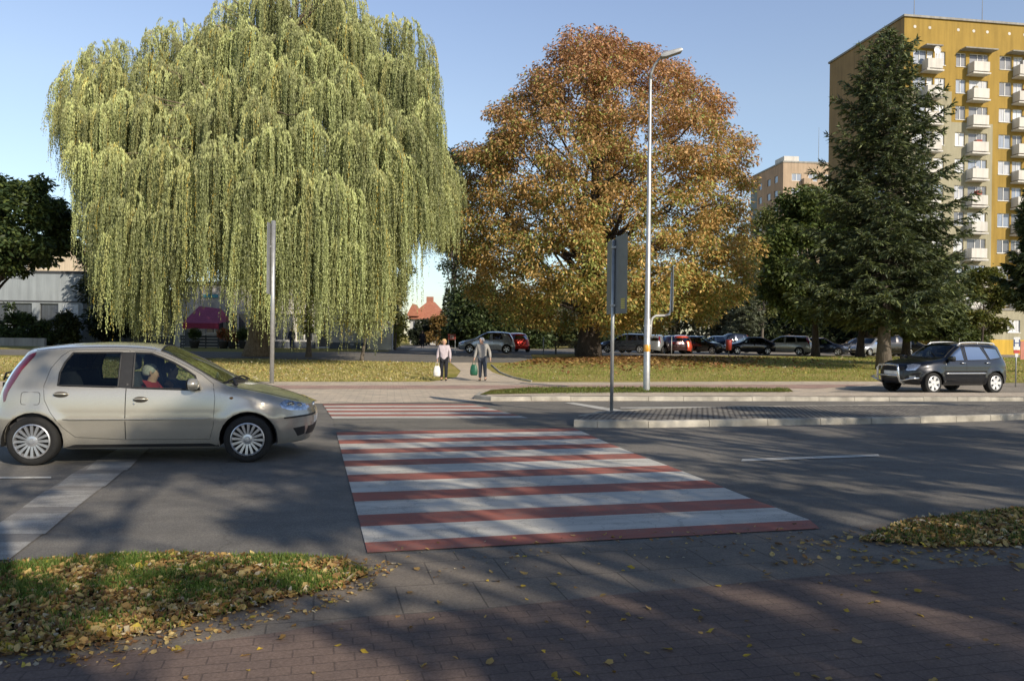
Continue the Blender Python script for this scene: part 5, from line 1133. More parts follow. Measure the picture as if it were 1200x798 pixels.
def pane_mat(name, curtain):
    if name in _mc: return _mc[name]
    m, t, p = newmat(name); v = coords(t); mp = N(t, 'ShaderNodeMapping'); mp.inputs['Scale'].default_value = (9, 9, .3); t.links.new(v, mp.inputs[0]); n = noise(t, mp.outputs[0], 1.5, 3)
    r = ramp(t, n, [(.4, tuple(x * .75 for x in curtain)), (.6, tuple(min(1, x * 1.25) for x in curtain))]); t.links.new(r.outputs[0], p.inputs['Base Color']); p.inputs['Roughness'].default_value = .5; p.inputs['Coat Weight'].default_value = 1; p.inputs['Coat Roughness'].default_value = .02; p.inputs['Specular IOR Level'].default_value = .8
    _mc[name] = m; return m
PANES = [pane_mat('pane_curtain', (.38, .40, .44)), pane_mat('pane_dark', (.05, .06, .08)), pane_mat('pane_blue', (.16, .21, .30)), pane_mat('pane_net', (.55, .57, .60))]
def wall_face(mb, L, H_, holes, depth=.2, y=0.0, z0=0.0, x0=0.0):
    """a wall in the xz plane (facing -y) with real openings and reveals; holes (x0,x1,z0,z1)"""
    xs = sorted({x0, L} | {h[i] for h in holes for i in (0, 1)}); zs = sorted({z0, H_} | {h[i] for h in holes for i in (2, 3)})
    for a, b in zip(xs, xs[1:]):
        run = None
        for c, d in zip(zs, zs[1:]):
            cx, cz = (a + b) / 2, (c + d) / 2
            if any(h[0] < cx < h[1] and h[2] < cz < h[3] for h in holes): continue
            mb.add([(a, y, c), (b, y, c), (b, y, d), (a, y, d)], [(0, 1, 2, 3)])
    for (a, b, c, d) in holes:
        mb.add([(a, y, c), (b, y, c), (b, y, d), (a, y, d), (a, y + depth, c), (b, y + depth, c), (b, y + depth, d), (a, y + depth, d)], [(0, 1, 5, 4), (1, 2, 6, 5), (2, 3, 7, 6), (3, 0, 4, 7)])
def window(par, a, b, c, d, y=.12, split=(.5,), frame=M_frame, pane=None, bar=.06, sill=True, name='window'):
    q = MB(); q.box(a, a + bar, y - .03, y + .03, c, d); q.box(b - bar, b, y - .03, y + .03, c, d); q.box(a + bar, b - bar, y - .03, y + .03, c, c + bar); q.box(a + bar, b - bar, y - .03, y + .03, d - bar, d)
    for s_ in split: x = a + (b - a) * s_; q.box(x - bar * .6, x + bar * .6, y - .035, y + .025, c + bar, d - bar)
    if sill: q.box(a - .04, b + .04, -.07, y - .031, c - .05, c + .002)
    w_ = q.build(name, frame, par); g_ = MB(); g_.add([(a + bar, y + .005, c + bar), (b - bar, y + .005, c + bar), (b - bar, y + .005, d - bar), (a + bar, y + .005, d - bar)], [(0, 1, 2, 3)]); g_.build('pane', pane or random.choice(PANES), w_); return w_

# ---- the mustard and cream tower
Yt = 82.0; tc = AT(1060, 20, Yt); Ht = tc.z - .4; tr = empty('tower_block', (tc.x, Yt, .4), math.radians(8.3)); tag(tr, 'tall mustard and cream tower block with white balconies behind the big spruce', 'building')
MU = stucco('plaster_mustard', (.36, .24, .055)); CR = stucco('plaster_cream', (.37, .345, .245)); MUD = stucco('plaster_brown', (.34, .22, .10))
FL = 2.79; LW_ = 30.0; DW = 14.3
zf = lambda k: Ht - 3.35 - FL * k      # window head of floor k from the top
nfl = 12
holes = []; wins = []; bals = []
bays = [(1.05, 2.55, 'w'), (2.62, 3.35, 'd'), (3.55, 4.75, 'w2'), (6.0, 7.15, 'w'), (7.55, 9.75, 'wd'), (11.1, 12.55, 'w'), (12.75, 13.9, 'wd2'), (16.2, 17.4, 'w'), (17.8, 19.6, 'w'), (21.3, 22.8, 'w'), (24.5, 26, 'w')]
for k in range(nfl):
    z = zf(k)
    if z < 2.2: break
    for (a, b, t_) in bays:
        lo = z - 1.45
        if t_ == 'd': lo = z - 2.15
        holes.append((a, b, lo, z)); wins.append((a, b, lo, z, t_))
    for (a, b) in ((2.05, 3.75), (7.35, 9.15), (12.7, 14.4)): bals.append((a, b, z - 2.25))
W_ = MB(); wall_face(W_, LW_, Ht, holes, .22); W_.add([(0, 0, 0), (0, 0, Ht), (0, DW, Ht), (0, DW, 0)], [(0, 1, 2, 3)]) if False else None
W_.add([(0, DW, 0), (LW_, DW, 0), (LW_, DW, Ht), (0, DW, Ht), (LW_, 0, 0), (LW_, 0, Ht)], [(0, 3, 2, 1), (4, 1, 2, 5)]); W_.build('wall', MU, tr)
sh = []; 
for k in range(nfl):
    z = zf(k)
    if k in (1, 2) and z > 2: sh.append((4.2 + 7.2, 5.3 + 7.2, z - 1.45, z)) if False else None
sw = MB(); tmp = MB(); wall_face(tmp, DW, Ht, [(DW - 5.2, DW - 3.0, zf(k) - 1.4, zf(k)) for k in range(nfl) if zf(k) > 2], .2)
tmp.v = [(y, DW - x, z) for x, y, z in tmp.v]; tmp.build('side_wall', MUD, tr)
for k in range(nfl):
    z = zf(k)
    if z < 2: break
    q = MB(); x0, x1 = DW - 5.2, DW - 3.0; f_ = .06
    for (a, b, c, d) in ((x0, x0 + f_, z - 1.4, z), (x1 - f_, x1, z - 1.4, z), (x0 + f_, x1 - f_, z - 1.4, z - 1.34), (x0 + f_, x1 - f_, z - .06, z), ((x0 + x1) / 2 - .04, (x0 + x1) / 2 + .04, z - 1.34, z - .06)): q.box(.10, .16, DW - b, DW - a, c, d)
    w_ = q.build('window', M_frame, tr); g_ = MB(); g_.add([(.14, DW - x0, z - 1.35), (.14, DW - x1, z - 1.35), (.14, DW - x1, z - .05), (.14, DW - x0, z - .05)], [(0, 1, 2, 3)]); g_.build('pane', random.choice(PANES), w_)
q = MB()    # cream fields laid 3 mm proud of the mustard render, cut round the openings
def field(x0, x1, ztop):
    hs = [(max(x0, h[0]), min(x1, h[1]), h[2], h[3]) for h in holes if h[1] > x0 and h[0] < x1 and h[3] < ztop]; q = MB(); wall_face(q, x1, ztop, hs, 0.001, -.004, 0, x0); q.build('cream_field', CR, tr)
field(0.0, 5.55, zf(1) - .35 - 1.0); field(5.55, 10.4, zf(2) - 1.75); field(14.8, 20.4, zf(3))
for (a, b, c, d, t_) in wins: window(tr, a, b, c, d, .12, (.5,) if t_ in ('w', 'w2') else ((.45, .75) if t_ == 'wd' else ((.5,) if t_ == 'wd2' else ())), sill=t_ != 'd')
for (a, b, z) in bals:
    q = MB(); q.box(a - .12, b + .12, -1.05, 0, z - .16, z); bo_ = q.build('balcony', M_bal, tr)
    q = MB(); q.box(a, b, -1.0, -.94, z + .12, z + 1.12); q.box(a, a + .05, -.94, -.003, z + .12, z + 1.12); q.box(b - .05, b, -.94, -.003, z + .12, z + 1.12); q.build('balcony_panel', M_bal, bo_)
    if random.random() < .55:
        c_ = random.choice([(.30, .08, .06), (.10, .16, .30), (.12, .22, .09), (.45, .40, .30), (.5, .5, .52)]); q = MB(); u0 = random.uniform(a + .1, b - .8); q.box(u0, u0 + random.uniform(.35, .7), -.93, -.5, z + .12, z + random.uniform(1.15, 1.6)); q.build('balcony_clutter', plain('clutter_%02d%02d' % (int(c_[0] * 99), int(c_[2] * 99)), c_, .8), bo_)
q = MB()
for (a, b) in ((1.9, 3.8), (6.4, 10.2), (11.9, 14.8)): q.box(a, b, -.95, 0, zf(0) + .22, zf(0) + .34)
for i, z_ in enumerate((0,)): pass
for b_ in ((1.9, 3.8), (6.4, 10.2), (11.9, 14.8)): m1 = MB(); m1.box(b_[0], b_[1], -.95, 0, zf(0) + .22, zf(0) + .34); m1.build('canopy', M_conc, tr)
m1 = MB(); m1.box(-.15, LW_ + .15, -.18, DW + .15, Ht, Ht + .22); m1.build('roof', M_conc, tr)
for x in (1.2, 2.9, 6.2, 8.0, 9.6, 12.2, 14): m1 = MB(); m1.lathe([(0, -.02), (.16, -.02), (.17, .0)], 14, 'y', (x, 0, Ht - .95)); m1.build('vent', M_bal, tr)
m1 = MB(); m1.lathe([(0, .02), (.25, .0), (.40, -.08)], 20, 'y'); m1.v = [(a + 2.95, b - 1.15, c + zf(0) - .35) for a, b, c in m1.v]; m1.tube([(2.95, -1.1, zf(0) - .35), (2.95, -1.0, zf(0) - 1.1)], .03, 6); m1.build('satellite_dish', plain('dish_white', (.75, .75, .75), .5), tr)
m1 = MB(); m1.box(4, 9, 5, 10, Ht + .22, Ht + 2.4); m1.build('plant_room', M_bal, tr)
for x, y in ((3.2, 3), (12.2, 4)): m1 = MB(); m1.tube([(x, y, Ht + .2), (x, y, Ht + 5.5)], [.05, .02], 6); m1.build('antenna', M_conc, tr)
m1 = MB(); m1.box(-.004, 0, 0, 0, 0, 0) if False else None
# low entrance wing with yellow base at the foot of the tower
lb = empty('entrance_wing', (X_at(1068, 80), 79.5, .4), math.radians(8.3)); tag(lb, 'low cream wing with yellow base at the foot of the tower block', 'building')
hs = [(3.4, 4.9, 2.3, 3.6), (7, 8.5, 2.3, 3.6), (10.5, 12, 2.3, 3.6), (14, 15.5, 2.3, 3.6)]
m1 = MB(); wall_face(m1, 22, 4.6, hs, .2, 0, 1.55); m1.add([(0, 0, 1.55), (0, 3, 1.55), (0, 3, 4.6), (0, 0, 4.6)], [(0, 1, 2, 3)]); m1.build('wall', CR, lb)
m1 = MB(); m1.box(-.05, 22.05, -.05, 3, 0, 1.55); m1.build('plinth', stucco('plaster_yellow', (.58, .38, .06)), lb)
for h in hs: window(lb, *h)
m1 = MB(); m1.box(-.1, 22.1, -.12, 3, 4.6, 4.8); m1.build('roof', M_conc, lb)

# ---- the salmon block far behind
Yp = 148.0; pc = AT(918, 190.5, Yp); pb = empty('apartment_block', (pc.x, Yp, .4), math.radians(6)); tag(pb, 'distant salmon pink apartment block with small balconies between chestnut and spruce', 'building')
Hp = pc.z - .4; SA = stucco('plaster_salmon', (.46, .35, .25)); SA2 = stucco('plaster_salmon_dark', (.50, .33, .22))
hs = []
for k in range(11):
    z = Hp - 2.0 - 2.8 * k
    if z < 3: break
    for (a, b) in ((1.7, 3.6), (5.0, 6.8), (8.2, 9.4), (12.5, 14), (16, 17.8), (19.5, 21)): hs.append((a, b, z - 1.4, z))
m1 = MB(); wall_face(m1, 24, Hp, hs, .2); m1.add([(0, 15, 0), (24, 15, 0), (24, 15, Hp), (0, 15, Hp), (24, 0, 0), (24, 0, Hp)], [(0, 3, 2, 1), (4, 1, 2, 5)]); m1.build('wall', SA, pb)
side_h = [(a, a + 1.5, Hp - 2.0 - 2.8 * k - 1.3, Hp - 2.0 - 2.8 * k) for k in range(11) for a in (4.0, 8.0, 11.2) if Hp - 2 - 2.8 * k > 3]
m1 = MB(); wall_face(m1, 15, Hp, side_h, .2); m1.v = [(y, 15 - x, z) for x, y, z in m1.v]; m1.build('side_wall', SA2, pb)
for (a, b, c, d) in side_h[:30]:
    m1 = MB(); m1.add([(.12, 15 - a, c), (.12, 15 - b, c), (.12, 15 - b, d), (.12, 15 - a, d)], [(0, 1, 2, 3)]); m1.build('side_window', random.choice(PANES[:3]), pb)
m1 = MB(); wall_face(m1, 3.2, Hp - 1, [], 0, 0); m1.v = [(-.006, 15 - x, z) for x, y, z in m1.v]; m1.build('grey_field', stucco('plaster_bluegrey', (.25, .29, .30)), pb)
for (a, b, c, d) in hs: window(pb, a, b, c, d, .12, (.5,), sill=False, bar=.09)
for k in range(11):
    z = Hp - 2.0 - 2.8 * k - 2.1
    if z < 2: break
    for a in (3.7, 14.2): m1 = MB(); m1.box(a, a + 1.7, -.9, 0, z, z + 1.1); m1.build('balcony', SA, pb)
m1 = MB(); m1.box(-.1, 24.1, -.1, 15, Hp, Hp + .3); m1.build('roof', M_conc, pb); m1 = MB(); m1.box(2, 5, 4, 8, Hp + .3, Hp + 2.2); m1.build('plant_room', M_bal, pb)
m1 = MB(); m1.tube([(9, 4, Hp + .3), (9, 4, Hp + 8)], [.06, .03], 6); m1.build('antenna', M_conc, pb)

# ---- low grey-blue building on the left
GB = stucco('plaster_grey_blue', (.33, .37, .40)); BAND = plain('trim_slate', (.07, .075, .085), .7)
Yg = 70.0; gL = X_at(-70, Yg); gR = X_at(97, Yg); gb = empty('low_office_building', (gL, Yg, .4), 0); tag(gb, 'low grey-blue rendered building with dark window bays and slate bands at the far left', 'building')
Lg = gR - gL; Hg = Z_at(50, 319, Yg) - .4; zb1 = Z_at(50, 354, Yg) - .4; zb0 = Z_at(50, 379, Yg) - .4
gx = lambda px: X_at(px, Yg) - gL
hs = [(gx(-40), gx(-22), zb0 + .05, zb1 - .12), (gx(-10), gx(8), zb0 + .05, zb1 - .12), (gx(14), gx(37), zb0 + .05, zb1 - .12), (gx(46), gx(68), zb0 + .05, zb1 - .12)]
m1 = MB(); wall_face(m1, Lg, Hg, hs, .25); m1.add([(Lg, 0, 0), (Lg + .05, 9, 0), (Lg + .05, 9, Hg), (Lg, 0, Hg)], [(0, 1, 2, 3)]); m1.add([(Lg, 0, 0), (Lg + .9, .9, 0), (Lg + .9, .9, Hg), (Lg, 0, Hg), (Lg + .9, 9, 0), (Lg + .9, 9, Hg)], [(0, 1, 2, 3), (1, 4, 5, 2)]); m1.build('wall', GB, gb)
for (z, t_) in ((zb1, .12), (zb0, .10), (Hg - .12, .16)):
    m1 = MB(); m1.box(0, Lg - .01, -.05, 0, z, z + t_); m1.add([(Lg - .01, -.05, z), (Lg + .93, .87, z), (Lg + .93, .87, z + t_), (Lg - .01, -.05, z + t_)], [(0, 1, 2, 3)]); m1.build('slate_band', BAND, gb)
for h in hs: window(gb, *h, y=.2, split=(), frame=plain('frame_dark', (.04, .042, .045), .5), pane=PANES[1], sill=False)
m1 = MB(); m1.box(gx(74), gx(92), -.06, -.01, Z_at(80, 372, Yg) - .4, Z_at(80, 357, Yg) - .4); nb = m1.build('notice_board', plain('board_white', (.62, .65, .68), .5), gb)
for i in range(5): m1 = MB(); m1.box(gx(77), gx(77 + random.uniform(6, 12)), -.065, -.062, Z_at(80, 360 + i * 2.2, Yg) - .4, Z_at(80, 359.3 + i * 2.2, Yg) - .4); m1.build('text_line', plain('print_grey', (.3, .33, .38), .6), nb)
m1 = MB(); m1.rbox(Lg + .45, Lg + .95, .25, .55, Z_at(105, 393, Yg) - .4, Z_at(105, 384, Yg) - .4, .06, 'y'); mbx = m1.build('mailbox', plain('mailbox_yellow', (.68, .50, .03), .45), gb)
m1 = MB(); m1.lathe([(0, -.28), (.12, -.26), (.2, -.16), (.2, -.02), (0, -.0)], 14, 'y', (gx(93), 0, Z_at(93, 343, Yg) - .4)); m1.build('wall_lamp', plain('lamp_globe', (.6, .6, .58), .4), gb)
m1 = MB(); m1.box(-.1, Lg + .1, -.1, 9, Hg, Hg + .12); m1.build('roof', BAND, gb)
# pale block showing above it
pbk = empty('pale_block', (X_at(-90, 120), 120, .4), 0); tag(pbk, 'sunlit pale beige block showing above the roof of the low building', 'building')
hh = Z_at(50, 290, 120) - .4; m1 = MB(); hs = [(2 + 3.1 * i, 3.5 + 3.1 * i, hh - 3.2, hh - 1.6) for i in range(6)]; wall_face(m1, 23.3, hh, hs, .2); m1.box(0, 23.3, .3, 9, 0, hh - .01); m1.build('wall', stucco('plaster_pale', (.60, .50, .38)), pbk)
for h in hs: window(pbk, *h, sill=False)
m1 = MB(); m1.box(-.2, 23.5, -.2, 9, hh, hh + .3); m1.build('roof', M_conc, pbk)
# low wall before it
gw = MB(); gw.box(X_at(-70, 63), X_at(52, 63), 63, 63.3, .35, .4 + .65); o = gw.build('garden_wall', M_conc); tag(o, 'low grey retaining wall below the shrubs at the far left', 'wall')

# ---- grey garage part and white cafe wing behind the willow
Yk = 68.0; ga = empty('garage_annex', (X_at(109, Yk + 3), Yk + 3, .4), 0); tag(ga, 'slate grey annex with tall double doors behind the left of the willow', 'building')
Lk = X_at(215, Yk + 3) - X_at(109, Yk + 3); m1 = MB(); hs = [(1.3, 3.3, 0, 3.6), (4.6, 7.0, .9, 3.6)]; wall_face(m1, Lk, 4.4, hs, .25); m1.build('wall', stucco('plaster_slate', (.17, .18, .21)), ga)
m1 = MB(); m1.box(1.36, 3.24, .14, .2, 0, 2.6); m1.box(2.28, 2.32, .12, .14, 0, 2.6); dd = m1.build('door', plain('door_grey', (.28, .30, .33), .6), ga); m1 = MB(); m1.box(1.36, 3.24, .14, .2, 2.72, 3.55); m1.build('transom_window', PANES[2], ga); window(ga, 4.6, 7.0, .9, 3.6, .15, (.33, .66))
m1 = MB(); m1.box(-.1, Lk + .1, -.12, 6, 4.4, 4.6); m1.build('roof', BAND, ga)
xk = X_at(205, Yk); kb = empty('cafe_building', (xk, Yk, .4), 0); tag(kb, 'white rendered cafe building with slate plinth and glazed front behind the willow', 'building')
kx = lambda px: X_at(px, Yk) - xk; kz = lambda row: Z_at(330, row, Yk) - .4
Lk = kx(437); Hk = kz(334); hs = [(kx(214), kx(231), .1, kz(372)), (kx(240), kx(262), kz(392), kz(366)), (kx(268), kx(288), .9, kz(368)), (kx(321), kx(343), kz(399.5), kz(368)), (kx(346), kx(366), kz(399.5), kz(368)), (kx(370), kx(386), .08, kz(368))]
m1 = MB(); wall_face(m1, Lk, Hk, hs, .3, 0, .75 if False else 0); m1.add([(Lk, 0, 0), (Lk, 9, 0), (Lk, 9, Hk), (Lk, 0, Hk)], [(0, 1, 2, 3)]); m1.build('wall', stucco('plaster_white', (.60, .58, .55), .3), kb)
m1 = MB()
for a, b in ((kx(288), kx(321)), (kx(321), kx(370)), (kx(386), kx(437))): m1 = MB(); m1.box(a + .02, b - .02, -.05, -.003, 0, kz(400.5) if b < kx(440) else .9); m1.build('plinth', stucco('plinth_slate', (.13, .15, .19), .3), kb)
for h in hs: window(kb, *h, y=.18, split=(.5,) if h[1] - h[0] > 1.3 else (), pane=PANES[1], sill=False, bar=.09)
m1 = MB(); m1.box(-.1, Lk + .15, -.2, 9, Hk, Hk + .2); m1.build('roof', BAND, kb)
m1 = MB(); m1.box(kx(238), kx(255), -.06, -.01, kz(350), kz(346)); sgn = m1.build('sign_panel', plain('sign_turquoise', (.10, .38, .48), .5), kb)
for i in range(7): m1 = MB(); x = kx(407) + random.uniform(0, 1.6); z = random.uniform(.3, .75); m1.box(x, x + .16, -.056, -.052, z, z + .12); m1.build('plinth_patch', plain('poster_white', (.6, .6, .6), .6), kb)
# awning over the cafe terrace
aw = empty('awning', (kx(231) + xk, Yk - 3.1, .4)); tag(aw, 'pink and crimson awning over the cafe terrace left of the willow trunk', 'awning')
x1_ = kx(272) - kx(231); z0_, z1_ = kz(381), kz(362); m1 = MB(); m1.add([(0, 0, z0_ + .05), (x1_, 0, z0_ + .05), (x1_ * .86, 1.6, z1_ - .1), (x1_ * .25, 1.6, z1_ + .1), (x1_, 3, z0_ + .3), (0, 3, z0_ + .3)], [(0, 1, 2, 3), (1, 4, 2), (0, 3, 5)])
m1.build('canopy', plain('fabric_pink', (.36, .09, .17), .8, 0, .2), aw); m1 = MB(); m1.box(-.02, x1_ + .02, -.04, -.01, z0_ - .42, z0_ + .05); m1.build('valance', plain('fabric_crimson', (.28, .03, .08), .8), aw)
for x in (.08, x1_ - .08): m1 = MB(); m1.tube([(x, .06, 0), (x, .06, z0_)], .04, 8); m1.build('post', BAND, aw)
# terrace fence and planters
tf = empty('terrace_fence', (X_at(212, Yk - 4.4), Yk - 4.4, .4)); tag(tf, 'dark slatted fence round the cafe terrace under the pink awning', 'fence'); Lf = X_at(285, Yk - 4.4) - X_at(212, Yk - 4.4)
for i in range(6): m1 = MB(); x = Lf * i / 5; m1.box(x - .04, x + .04, -.04, .04, 0, 1.05); m1.build('post', BAND, tf)
for i in range(5):
    m1 = MB()
    for z in (.12, .36, .60, .84): m1.box(Lf * i / 5 + .05, Lf * (i + 1) / 5 - .05, -.02, .01, z, z + .17)
    m1.build('slat_panel', BAND, tf)
for i, (px, col_, lab) in enumerate(((228, [(.05, .08, .02)], 'dark planter with green shrub at the left end of the terrace fence'), (262, [(.45, .14, .07), (.35, .10, .05), (.08, .10, .03)], 'planter full of salmon red flowers before the cafe terrace'), (273, [(.40, .16, .10), (.08, .10, .03), (.5, .2, .12)], 'low flower planter with pale red blooms next to the terrace fence'), (286, [(.06, .09, .04), (.12, .16, .07)], 'planter with spiky green palm left of the willow trunk'))):
    y = Yk - 5.4; p_ = empty('planter', (X_at(px, y), y, .4)); tag(p_, lab, 'planter'); m1 = MB(); m1.lathe([(0, .0), (.28, .0), (.40, .55), (.43, .6), (.38, .6), (.36, .5), (0, .5)], 16); m1.build('pot', plain('pot_dark', (.035, .035, .04), .7), p_, True)
    n = 900; d = unit(RNG.normal(size=(n, 3))) * RNG.random((n, 1))**.4 * (.55, .55, .5); P = d + (0, 0, 1.15 if i != 2 else .9); A = unit(d + (0, 0, .3)) * (.09 if i < 3 else .24); quads_obj('plant', P, A, unit(np.cross(A, RNG.normal(size=(n, 3)))) * .03, palette(n, col_), leaf_mat('leaf_25', .25), p_)
# white cabinet
m1 = empty('electrical_cabinet', (X_at(446, 62), 62, .4)); tag(m1, 'white electrical cabinet standing at the corner of the white cafe wall', 'cabinet'); q = MB(); q.box(-.95, .95, -.35, .35, .1, 2.35); q.build('casing', stucco('cabinet_white', (.66, .66, .63), .15), m1); q = MB(); q.box(-.9, -.03, -.375, -.353, .2, 2.25); q.build('door', stucco('cabinet_white', (1, 1, 1)), m1); q = MB(); q.box(.03, .9, -.375, -.353, .2, 2.25); q.build('door', stucco('cabinet_white', (1, 1, 1)), m1); q = MB(); q.box(-1.0, 1.0, -.4, .4, 0, .1); q.build('base', M_conc, m1)

# ---- red-roofed house
Yh = 112.0; hx = X_at(500, Yh); ho = empty('red_roofed_house', (hx, Yh, .4), math.radians(0)); tag(ho, 'white house with orange-red tiled hip roof at the end of the village street', 'house')
tile, t_, p_ = newmat('roof_tile'); v = coords(t_); wv = N(t_, 'ShaderNodeTexWave', Scale=2.2, Distortion=.3); t_.links.new(v, wv.inputs[0]); n_ = noise(t_, v, 3, 4); c_ = ramp(t_, n_, [(.3, (.36, .13, .08)), (.7, (.46, .20, .12))]).outputs[0]; c_ = mixc(t_, 1, c_, ramp(t_, wv.outputs['Fac'], [(0, (.8,) * 3), (1, (1.1,) * 3)]).outputs[0], 'MULTIPLY'); t_.links.new(c_, p_.inputs[0]); p_.inputs['Roughness'].default_value = .8
hz = lambda row: Z_at(500, row, Yh) - .4; he, hr = hz(374), hz(352); wx = 2.6
m1 = MB(); m1.box(-2.4, 2.4, 0, 8, 0, he); m1.build('wall', stucco('house_white', (.55, .56, .56)), ho)
m1 = MB(); m1.add([(-2.9, -.5, he), (2.9, -.5, he), (2.9, 8.5, he), (-2.9, 8.5, he), (-.2, 3, hr), (.6, 5, hr)], [(0, 1, 4), (1, 2, 5, 4), (2, 3, 5), (3, 0, 4, 5), (3, 2, 1, 0)]); rf = m1.build('roof', tile, ho)
m1 = MB(); m1.add([(-2.9, -.6, he + .4), (-1.1, -.6, he + .4), (-2.0, -.6, hr - .5), (-2.9, 5, he + .4), (-1.1, 5, he + .4), (-2.0, 5, hr - .5)], [(0, 1, 2), (1, 4, 5, 2), (3, 0, 2, 5)]); m1.build('dormer_roof', tile, rf)
m1 = MB(); m1.box(-.5, .5, 3.6, 4.2, hr - .9, hr + .7); m1.build('chimney', stucco('chimney_brick', (.40, .18, .12)), rf)
for x in (-1.6, .0, 1.4): m1 = MB(); m1.box(x - .35, x + .35, -.03, -.005, he - 1.6, he - .4); m1.build('window', PANES[1], ho)

# ================================================================ STREET FURNITURE
galv = plain('galvanised_steel', (.42, .43, .43), .42, .55, .15, 8); alu = plain('sign_back_grey', (.17, .18, .185), .5, .4, .12, 3)
# street lamp
lx, ly = G(757.5, 461.5); lp = empty('street_lamp', (lx, ly, gz(ly) + .10)); tag(lp, 'tall slim galvanised street lamp with an orange band on its pole', 'street lamp')
zt = Z_at(762, 92, ly) - lp.location.z; rr = .085
m1 = MB(); m1.tube([(0, 0, -.1), (0, 0, 2.2), (0, 0, 2.21), (0, 0, zt)], [.105, .10, .09, .042], 16); m1.build('pole', galv, lp, True, angle=50)
m1 = MB(); m1.tube([(0, 0, zt - .05), (.02, -.02, zt + .15), (.10, -.06, zt + .38), (.24, -.12, zt + .55), (.36, -.16, zt + .62)], [.042, .040, .038, .036, .034], 10); m1.build('arm', galv, lp, True)
ang = math.radians(18); hd = MB(); hd.prism([(-.12, .02), (.02, .09), (.55, .06), (.60, 0), (.56, -.05), (.05, -.06), (-.1, -.03)], -.13, .13, lambda a, b, h: (a * math.cos(ang) - b * math.sin(ang) + .36, h - .16, a * math.sin(ang) + b * math.cos(ang) + zt + .62))
lh = hd.build('lamp_head', plain('lamp_grey', (.30, .31, .32), .45, .3), lp, bevel=.012)
m1 = MB(); m1.prism([(.08, -.056), (.5, -.047), (.5, -.056), (.08, -.066)], -.1, .1, lambda a, b, h: (a * math.cos(ang) - b * math.sin(ang) + .36, h - .16, a * math.sin(ang) + b * math.cos(ang) + zt + .62)); m1.build('lens', plain('lamp_lens', (.35, .33, .28), .15), lh)
zb_ = Z_at(758, 408, ly) - lp.location.z; m1 = MB(); m1.lathe([(.098, zb_ - .11), (.103, zb_ - .105), (.102, zb_ + .105), (.097, zb_ + .11)], 20); m1.build('band', plain('band_orange', (.80, .38, .02), .4), lp, True)
# edge-on sign on a swan-neck bracket clamped to the lamp pole
sg = empty('road_sign', (lx, ly, gz(ly))); tag(sg, 'road sign seen edge-on, on a curved white bracket clamped to the street lamp', 'road sign')
zz = lambda row: Z_at(760, row, ly) - gz(ly); dx = lambda px: (px - 759.5) / F * ly
m1 = MB(); m1.tube([(dx(763), -.02, zz(395)), (dx(764), -.02, zz(377)), (dx(765.5), -.02, zz(372.5)), (dx(769), -.02, zz(370)), (dx(780), -.02, zz(369.5)), (dx(785), -.02, zz(368)), (dx(786.5), -.02, zz(363)), (dx(787.5), -.02, zz(320))], .034, 8); m1.tube([(0, -.0, zz(382)), (dx(764), -.02, zz(382))], .05, 6); m1.build('bracket', plain('bracket_white', (.62, .62, .60), .4, .2), sg, True)
m1 = MB(); m1.rbox(-.28, .28, -.012, .012, zz(365.5), zz(311), .05, 'y'); m1.v = [(dx(788.3) + b - .0 + a * .10, a * .9 - .02, c) for a, b, c in m1.v]; m1.build('panel', alu, sg)
# double-panel sign seen from behind on the island
sx, sy = G(716.5, 488.5); s2 = empty('road_sign', (sx, sy, gz(sy) + .11)); tag(s2, 'tall grey back of a double-panel road sign on the traffic island', 'road sign'); zz = lambda row: Z_at(717, row, sy) - gz(sy) - .11; k = sy / F
m1 = MB(); m1.tube([(0, 0, -.1), (0, 0, zz(281))], .036, 12); m1.build('pole', galv, s2, True)
th = math.radians(75)
m1 = MB(); m1.rbox(-.02, .62, -.018, .018, zz(368), zz(278), .04, 'y'); m1.v = [(.04 + a * math.cos(th), -.02 + b - a * math.sin(th) * 1.0, c) for a, b, c in m1.v]; pn = m1.build('panel', alu, s2)
m1 = MB(); m1.rbox(-.42, .0, -.018, .018, zz(368), zz(281), .04, 'y'); m1.v = [(-.03 + a * math.cos(math.radians(84)), .03 + b - a * math.sin(math.radians(84)), c) for a, b, c in m1.v]; m1.build('panel', alu, s2)
for r_ in (290, 358): m1 = MB(); m1.box(-.05, .07, -.055, .02, zz(r_) - .02, zz(r_) + .02); m1.build('clamp', galv, s2)
m1 = MB()
for i in range(6): m1.box(.30, .50, -.0265, -.0215, zz(352) - .0 - i * .036, zz(352) + .022 - i * .036)
m1.v = [(.04 + a * math.cos(th) - .0 , -.02 + b - a * math.sin(th), c) for a, b, c in m1.v]; m1.build('sticker', plain('sticker_yellow', (.62, .52, .08), .5), pn)
# left sign post seen edge-on
px_, py_ = G(318.5, 449.5); s3 = empty('sign_post', (px_, py_, gz(py_))); tag(s3, 'plain tall grey steel post with a narrow edge-on sign beside the willow', 'sign post'); zz = lambda row: Z_at(319, row, py_) - gz(py_)
m1 = MB(); m1.tube([(0, 0, -.1), (0, 0, zz(259))], .075, 14); m1.build('pole', galv, s3, True)
m1 = MB(); m1.rbox(-.35, .35, -.012, .012, zz(345), zz(262), .04, 'y'); m1.v = [(-.10 + b, a, c) for a, b, c in m1.v]; m1.build('panel', plain('sign_edge', (.26, .27, .28), .4, .4), s3)
m1 = MB(); m1.box(-.1, -.0, -.04, .04, zz(290), zz(288)); m1.build('clamp', galv, s3); m1 = MB(); m1.lathe([(.0, .015), (.05, .01), (.06, 0)], 12, 'z', (0, 0, zz(259))); m1.build('cap', galv, s3)
